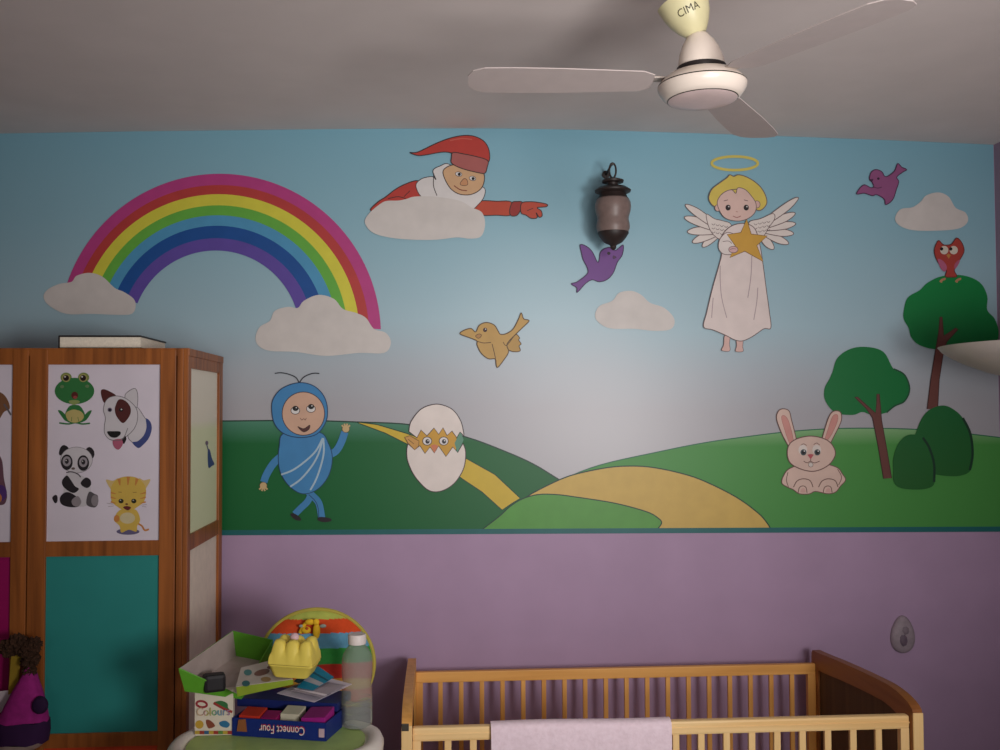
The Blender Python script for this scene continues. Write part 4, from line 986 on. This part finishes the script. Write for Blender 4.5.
for v in t2_.verts:
    u = 1-(v.co.x-mnx)/(mxx-mnx); v.co = BP(wB*(.30+.48*u)+.0012, -.0035, hB*.52-v.co.y*1.05+.0022)
obj('lettering_outline', t2_, mat((190, 50, 70), .5), bx_)  # red printed outline behind the white letters
bm = NB(); hexa(bm, [BP(.014, -.0034, .012), BP(.04, -.0034, .012), BP(.04, -.001, .012), BP(.014, -.001, .012)], [BP(.018, -.0034, .04), BP(.036, -.0034, .042), BP(.036, -.001, .042), BP(.018, -.001, .04)]); obj('printed_emblem', bm, mat((150, 92, 56), .5), bx_)
bm = NB(); hexa(bm, [BP(wB*.93, -.0034, .01), BP(wB*.985, -.0034, .01), BP(wB*.985, -.001, .01), BP(wB*.93, -.001, .01)], [BP(wB*.93, -.0034, .03), BP(wB*.985, -.0034, .03), BP(wB*.985, -.001, .03), BP(wB*.93, -.001, .03)]); obj('age_mark', bm, mat((200, 170, 180), .5), bx_)
# contents
def block(name, u0, u1, v0, v1, w0, w1, c, label, cat, tl=0.0):
    bm = NB(); hexa(bm, [BP(u0, v0, w0), BP(u1, v0, w0), BP(u1, v1, w0), BP(u0, v1, w0)], [BP(u0, v0, w1), BP(u1, v0, w1+tl), BP(u1, v1, w1+tl+.008), BP(u0, v1, w1+.008)], bev=.0015)
    return props(obj(name, bm, mat(c, .5)), label, cat)
block('toy_block', .012, .065, .012, .06,   .0036, .046, (206, 56, 40), 'red flat toy block in the left of the open blue box', 'toy block')
block('toy_block', .068, .108, .012, .05, .0036, .043, (150, 24, 96), 'dark magenta toy block in the middle of the open blue box', 'toy block')
block('toy_block', wB*.72, wB*.97, .010, .075, .0036, .049, (160, 34, 130), 'bright magenta toy block at the right end of the open blue box', 'toy block', .004)
block('card', .112, .160, .030, .075, .0036, .050, (214, 206, 180), 'cream card standing in the middle of the open blue box', 'card')
# blue lid lying across the back of the box
bm = NB(); hexa(bm, [BP(-.03, .088, hB+.0006), BP(wB*.98, .088, hB+.0006), BP(wB*.98, dB+.05, hB+.0006), BP(-.03, dB+.05, hB+.0006)], [BP(-.03, .088, hB+.021), BP(wB*.98, .088, hB+.021), BP(wB*.98, dB+.05, hB+.021), BP(-.03, dB+.05, hB+.021)], bev=.001)
props(obj('box_lid', bm, mat((28, 40, 104), .45, .35)), 'dark blue box lid lying across the back of the game box', 'lid')
ZL = Z0+hB+.0216
# picture box with green edge lying tilted on the lid
def quadbox(name, front, top_c, side_c, th, label, cat, mats=None, parent=None):
    b4 = [Vector(p_) for p_ in front]; nrm = (b4[1]-b4[0]).cross(b4[3]-b4[0]).normalized()
    if nrm.z < 0: nrm = -nrm
    t4 = [p_+nrm*th for p_ in b4]
    return b4, t4
# corners of its upper face from the picture
def Dp(px, py, Y): return at(px, py, Y)
u4 = [Dp(236, 687, 2.43), Dp(293, 679.5, 2.43), Dp(274, 660, 2.56), Dp(241, 668, 2.56)]
nrm = (u4[1]-u4[0]).cross(u4[3]-u4[0]).normalized()
_d = ray(274, 660); u4[2] = CAM+_d*((u4[0]-CAM).dot(nrm)/_d.dot(nrm))
nrm = nrm if nrm.z > 0 else -nrm
l4 = [p_-nrm*t_ for p_, t_ in zip(u4, (.024, .012, .012, .024))]
pb = empty('picture_box', sum(l4, Vector())/4, 'flat white picture box with lime green edges tilted on the blue lid', 'box')
bm = NB(); hexa(bm, l4, u4, bev=.001); obj('box_body', bm, mat((140, 160, 50), .5), pb)
bm = NB(); eps = nrm*.0008
hexa(bm, [p_+nrm*.0003 for p_ in u4], [p_+nrm*.0010 for p_ in u4]); obj('picture_top', bm, mat((204, 194, 184), .5), pb)
def umap(px, py, o):
    d = ray(px, py); k = (u4[0]-CAM).dot(nrm)/d.dot(nrm); return CAM+d*k+nrm*(.0014+o)
Pic.lay = 0
p = Pic(umap, .0001)
p.ell(246, 684, 4, 3, P(50, 130, 140)).ell(248, 673, 4, 3, P(90, 160, 160)).ell(262, 673, 8, 3, P(150, 96, 86), rot=-.25).ell(272, 668, 5, 2, P(140, 90, 84)).ell(266, 680, 5, 2.4, P(190, 150, 90)).ell(278, 674, 3, 2, P(110, 120, 90))
p.build('printed_pictures', pb)
# green open lid leaning on the pile
rim = [Dp(180, 668, 2.45), Dp(233, 631, 2.665), Dp(272, 640, 2.655), Dp(240, 695, 2.51)]
nb = [Dp(186, 690, 2.475), Dp(236, 656, 2.69), Dp(270, 662.5, 2.68), Dp(241, 698, 2.515)]
bm = NB(); hexa(bm, nb, rim, open_top=True, thick=-.002)
lg = mat((92, 160, 44), .5, .3, name='green_card'); inn = mat((168, 152, 146), .7)
bmesh.ops.recalc_face_normals(bm, faces=bm.faces)
lidc = sum(rim+nb, Vector())/8; ax = (sum(rim, Vector())/4-sum(nb, Vector())/4).normalized()
bm.faces.ensure_lookup_table()
far = ((rim[1]+rim[2]+nb[1]+nb[2])/4)
for f in bm.faces:
    c = f.calc_center_median()
    inside = f.normal.dot(lidc-c) > 0
    f.material_index = 1 if inside and (c-far).length > .035 else 0
props(obj('box_lid', bm, [lg, inn]), 'green open box lid with grey inside, tilted at the left of the pile', 'lid')
bm = NB(); c0 = Dp(214, 691, 2.50)
box(bm, -.026, .026, -.02, .02, 0, .042, .008, mx=Matrix.Translation(c0) @ Matrix.Rotation(.35, 4, 'Z'))
props(obj('black_case', bm, mat((30, 26, 30), .5)), 'small black case lying in the green lid, behind the lettered board book', 'case')
# yellow egg carton
YE = 2.47
e0 = at(294, 674, YE); ew = 44*YE/1000
ZE = e0.z
ec = empty('egg_carton', (e0.x, YE, ZE), 'yellow toy egg carton with bumpy lid on top of the pile', 'egg carton')
yc = mat((228, 206, 92), .5, .3, var=.04, name='yellow_plastic')
ME = Matrix.Translation((e0.x, YE, ZE)) @ Matrix.Rotation(math.radians(-8), 4, 'Z') @ Matrix.Rotation(math.radians(3), 4, 'Y')
def rrect(w, d, z, n=8, r=.012):
    out = []
    for cx_, cy_, a_ in ((w-r, d-r, 0), (-w+r, d-r, PI/2), (-w+r, -d+r, PI), (w-r, -d+r, 1.5*PI)):
        for k in range(n+1): out.append(ME @ Vector((cx_+r*math.cos(a_+k/n*PI/2), cy_+r*math.sin(a_+k/n*PI/2), z)))
    return out
hw = ew/2
bm = NB(); loft(bm, [rrect(hw*.74, .036, 0), rrect(hw*.80, .038, .004), rrect(hw*.96, .044, .026), rrect(hw*1.0, .046, .0275), rrect(hw*1.0, .046, .031)]); obj('carton_base', bm, yc, ec, smooth=True)
bm = NB(); NX, NY = 60, 44; g = {}
for i in range(NX+1):
    for j in range(NY+1):
        u = -1+2*i/NX; v = -1+2*j/NY
        edge = min(1, (1-abs(u))*5, (1-abs(v))*4); base = .032+.036*(edge**.45)
        hb = 0
        for cu in (-.62, 0, .62):
            for cv in (-.5, .5):
                d2 = ((u-cu)/.34)**2+((v-cv)/.5)**2; hb = max(hb, .020*math.sqrt(max(0, 1-d2)))
        z = base+hb if edge > 0 else .032
        sft = 1-.10*edge if False else 1
        g[i, j] = bm.verts.new(ME @ Vector((u*hw*.985, v*.0455, z)))
for i in range(NX):
    for j in range(NY): bm.faces.new([g[i, j], g[i+1, j], g[i+1, j+1], g[i, j+1]])
obj('carton_lid', bm, yc, ec, smooth=True)
bm = NB(); ball(bm, at(294.5, 637, YE), (.011, .010, .010), sub=3)
props(obj('paper_scrap', bm, mat((214, 180, 186), .8)), 'pinkish white scrap caught on top of the yellow carton', 'paper')
# leaflets and papers
def sheet(name, corners, cols_, label, cat, th=.0012):
    b4 = [Dp(*c) for c in corners]; nr = (b4[1]-b4[0]).cross(b4[3]-b4[0]).normalized(); nr = nr if nr.z > 0 else -nr
    e_ = empty(name, sum(b4, Vector())/4, label, cat)
    bm = NB(); hexa(bm, [p_-nr*th for p_ in b4], b4); obj('sheet', bm, mat(cols_[0], .6), e_)
    for k, (f0, f1, c) in enumerate(cols_[1:]):
        bm = NB(); A0 = b4[0].lerp(b4[3], f0); A1 = b4[1].lerp(b4[2], f0); B1 = b4[1].lerp(b4[2], f1); B0 = b4[0].lerp(b4[3], f1)
        hexa(bm, [q_+nr*.0002 for q_ in (A0, A1, B1, B0)], [q_+nr*.0006 for q_ in (A0, A1, B1, B0)]); obj('printed_band', bm, mat(c, .6), e_)
sheet('paper_sheet', [(277, 693, 2.44), (314, 702, 2.40), (352, 684, 2.50), (318, 675, 2.54)], [(190, 180, 192), (.35, .45, (120, 112, 126)), (.6, .75, (150, 140, 150))], 'white printed paper sheet lying on the right of the pile', 'paper')
sheet('paper_sheet', [(291, 690, 2.425), (322, 697, 2.40), (346, 685, 2.47), (316, 680, 2.50)], [(150, 140, 150), (.1, .2, (214, 204, 212))], 'grey printed paper sheet on top of the white sheet', 'paper')
sheet('leaflet', [(297, 687, 2.43), (313, 690, 2.425), (334, 677, 2.49), (318, 666, 2.53)], [(22, 112, 140), (.3, .5, (150, 150, 160)), (.68, .74, (20, 70, 90))], 'teal leaflet with grey band at the right of the yellow carton', 'leaflet')
sheet('leaflet', [(294, 681, 2.50), (303, 685, 2.49), (322, 671, 2.57), (313, 664, 2.59)], [(30, 90, 100), (.2, .3, (70, 80, 90))], 'dark teal leaflet tucked behind the teal leaflet', 'leaflet')
# water bottle
YWB = 2.44
w0 = atz(357, 726.5, ZS); YWB = w0.y
ps = YWB/1000
wb = empty('water_bottle', (w0.x, YWB, Z0), 'clear plastic water bottle with white cap at the right of the tray', 'bottle')
zt_ = at(357, 634, YWB).z; Hh = zt_-Z0
TB = Matrix.Translation((w0.x, YWB, Z0))
gl = mat((198, 204, 198), .2, .5, var=.01, trans=.74, ior=1.05, name='clear_plastic')
pr = [(.0, .003), (.7, 0), (.95, .02), (1, .05), (1, .16), (.94, .17), (1, .18), (1, .30), (.94, .31), (1, .32), (.96, .42), (.9, .47), (.96, .52), (1, .58), (1, .70), (.92, .78), (.72, .84), (.52, .88), (.5, .9)]
bm = NB(); lathe(bm, [(r*15*ps, z*Hh) for r, z in pr], TB, 40); obj('bottle_body', bm, gl, wb, smooth=True)
bm = NB(); lathe(bm, [(.0, .895*Hh), (8.6*ps, .895*Hh), (8.9*ps, .91*Hh), (8.9*ps, .985*Hh), (8.2*ps, Hh), (0, Hh)], TB, 40); obj('cap', bm, mat((222, 210, 206), .4), wb, smooth=True)

# ------------------------------------------------------------------ wall ornament and floor lamp
oc = at(902, 634, WALL_Y)
bm = NB(); so = WALL_Y/1000
rings = []
for s_, d_ in ((1.0, 0), (1.0, .006), (.92, .013), (.7, .018)):
    rg = []
    for k in range(40):
        a_ = 2*PI*k/40; rx2 = 12.5*(1-.22*math.sin(a_)); rg.append((oc.x+rx2*s_*so*math.cos(a_), WALL_Y-.0008-d_, oc.z+19*s_*so*math.sin(a_)))
    rings.append(rg)
loft(bm, rings, True, True)
orn = empty('wall_ornament', (oc.x, WALL_Y, oc.z-.06), 'small pale egg-shaped plastic ornament fixed on the purple wall right of the cot', 'ornament')
obj('shell', bm, mat((148, 134, 142), .5, .3, var=.15, scale=40), orn, smooth=True)
bm = NB(); ball(bm, (oc.x-.004, WALL_Y-.0175, oc.z-.018), (.014, .005, .020), jitter=.2); obj('inner_hollow', bm, mat((104, 88, 102), .6), orn, smooth=True, label='darker hollow in the middle')
bm = NB(); ball(bm, (oc.x+.004, WALL_Y-.018, oc.z+.016), (.012, .004, .014), jitter=.2); obj('upper_boss', bm, mat((126, 112, 122), .6), orn, smooth=True)

YLm = 2.90
tip = at(955, 344, YLm); rl = XR-tip.x; zr = tip.z
up = empty('wall_uplighter', (XR, YLm, zr-.12), 'white half-bowl uplighter on the right wall, cut off by the photo edge', 'lamp')
bm = NB(); prof = [(1.0, 0.0), (.97, -.016), (.9, -.036), (.8, -.058), (.66, -.082), (.47, -.104), (.27, -.120), (.08, -.127), (.0, -.128)]
inn_ = [(r*.965, z+.006 if k else z) for k, (r, z) in enumerate(prof)]
for pr_ in (prof, inn_):
    R_ = [[bm.verts.new((XR-.001-rl*r*math.sin(PI*k/32), YLm-rl*r*math.cos(PI*k/32), zr+z)) for k in range(33)] for r, z in pr_[:-1]]
    for a_, b_ in zip(R_, R_[1:]):
        for k in range(32): bm.faces.new([a_[k], a_[k+1], b_[k+1], b_[k]])
    v_ = bm.verts.new((XR-.001, YLm, zr+pr_[-1][1]))
    for k in range(32): bm.faces.new([R_[-1][k], R_[-1][k+1], v_])
bm.verts.ensure_lookup_table()
bmesh.ops.recalc_face_normals(bm, faces=bm.faces)
obj('lamp_shade', bm, mat((206, 196, 188), .4, .4, var=.02, name='opal_glass'), up, smooth=True)
bm = NB(); box(bm, XR-.022, XR-.0012, YLm-.05, YLm+.05, zr-.085, zr-.01, .004); obj('wall_mount', bm, mat((190, 182, 176), .5), up)
bm = NB(); tube(bm, [(XR-.02, YLm, zr-.05), (XR-.07, YLm, zr-.05), (XR-.07, YLm, zr-.02)], .012, 12); ball(bm, (XR-.07, YLm, zr-.005), (.025, .025, .03)); obj('bulb', bm, mat((225, 220, 210), .3), up, smooth=True)

# ------------------------------------------------------------------ lights
def area(name, loc, target, sx, sy, e, col, spread=math.radians(180)):
    l = bpy.data.lights.new(name, 'AREA'); l.shape = 'RECTANGLE'; l.size = sx; l.size_y = sy; l.energy = e; l.color = col; l.spread = spread
    o = bpy.data.objects.new(name, l); COL.objects.link(o); o.location = loc
    d = Vector(target)-Vector(loc); o.rotation_euler = d.to_track_quat('-Z', 'Y').to_euler(); return o
area('window_light_high', (.85, -1.0, 2.28), (.30, WALL_Y, 2.0), .5, .45, 2.0, (1.0, .98, .96), math.radians(52))
area('window_light_right', (1.35, -.35, 1.55), (.12, WALL_Y, 1.75), .5, .6, 11, (1.0, .97, .95), math.radians(76))
area('window_light_left', (-1.0, -.8, 1.55), (.1, WALL_Y, 2.0), .55, .55, 1.4, (1.0, .97, .95), math.radians(105))
area('bounce_light', (.7, -.5, 1.2), (.75, 1.3, 2.6), 1.2, 1.0, 13, (1.0, .97, .95), math.radians(100))  # added fill aimed at the ceiling, stands in for bounced light
w = bpy.data.worlds.new('world'); scn.world = w; w.use_nodes = True
w.node_tree.nodes['Background'].inputs[0].default_value = (.5, .5, .55, 1); w.node_tree.nodes['Background'].inputs[1].default_value = .3
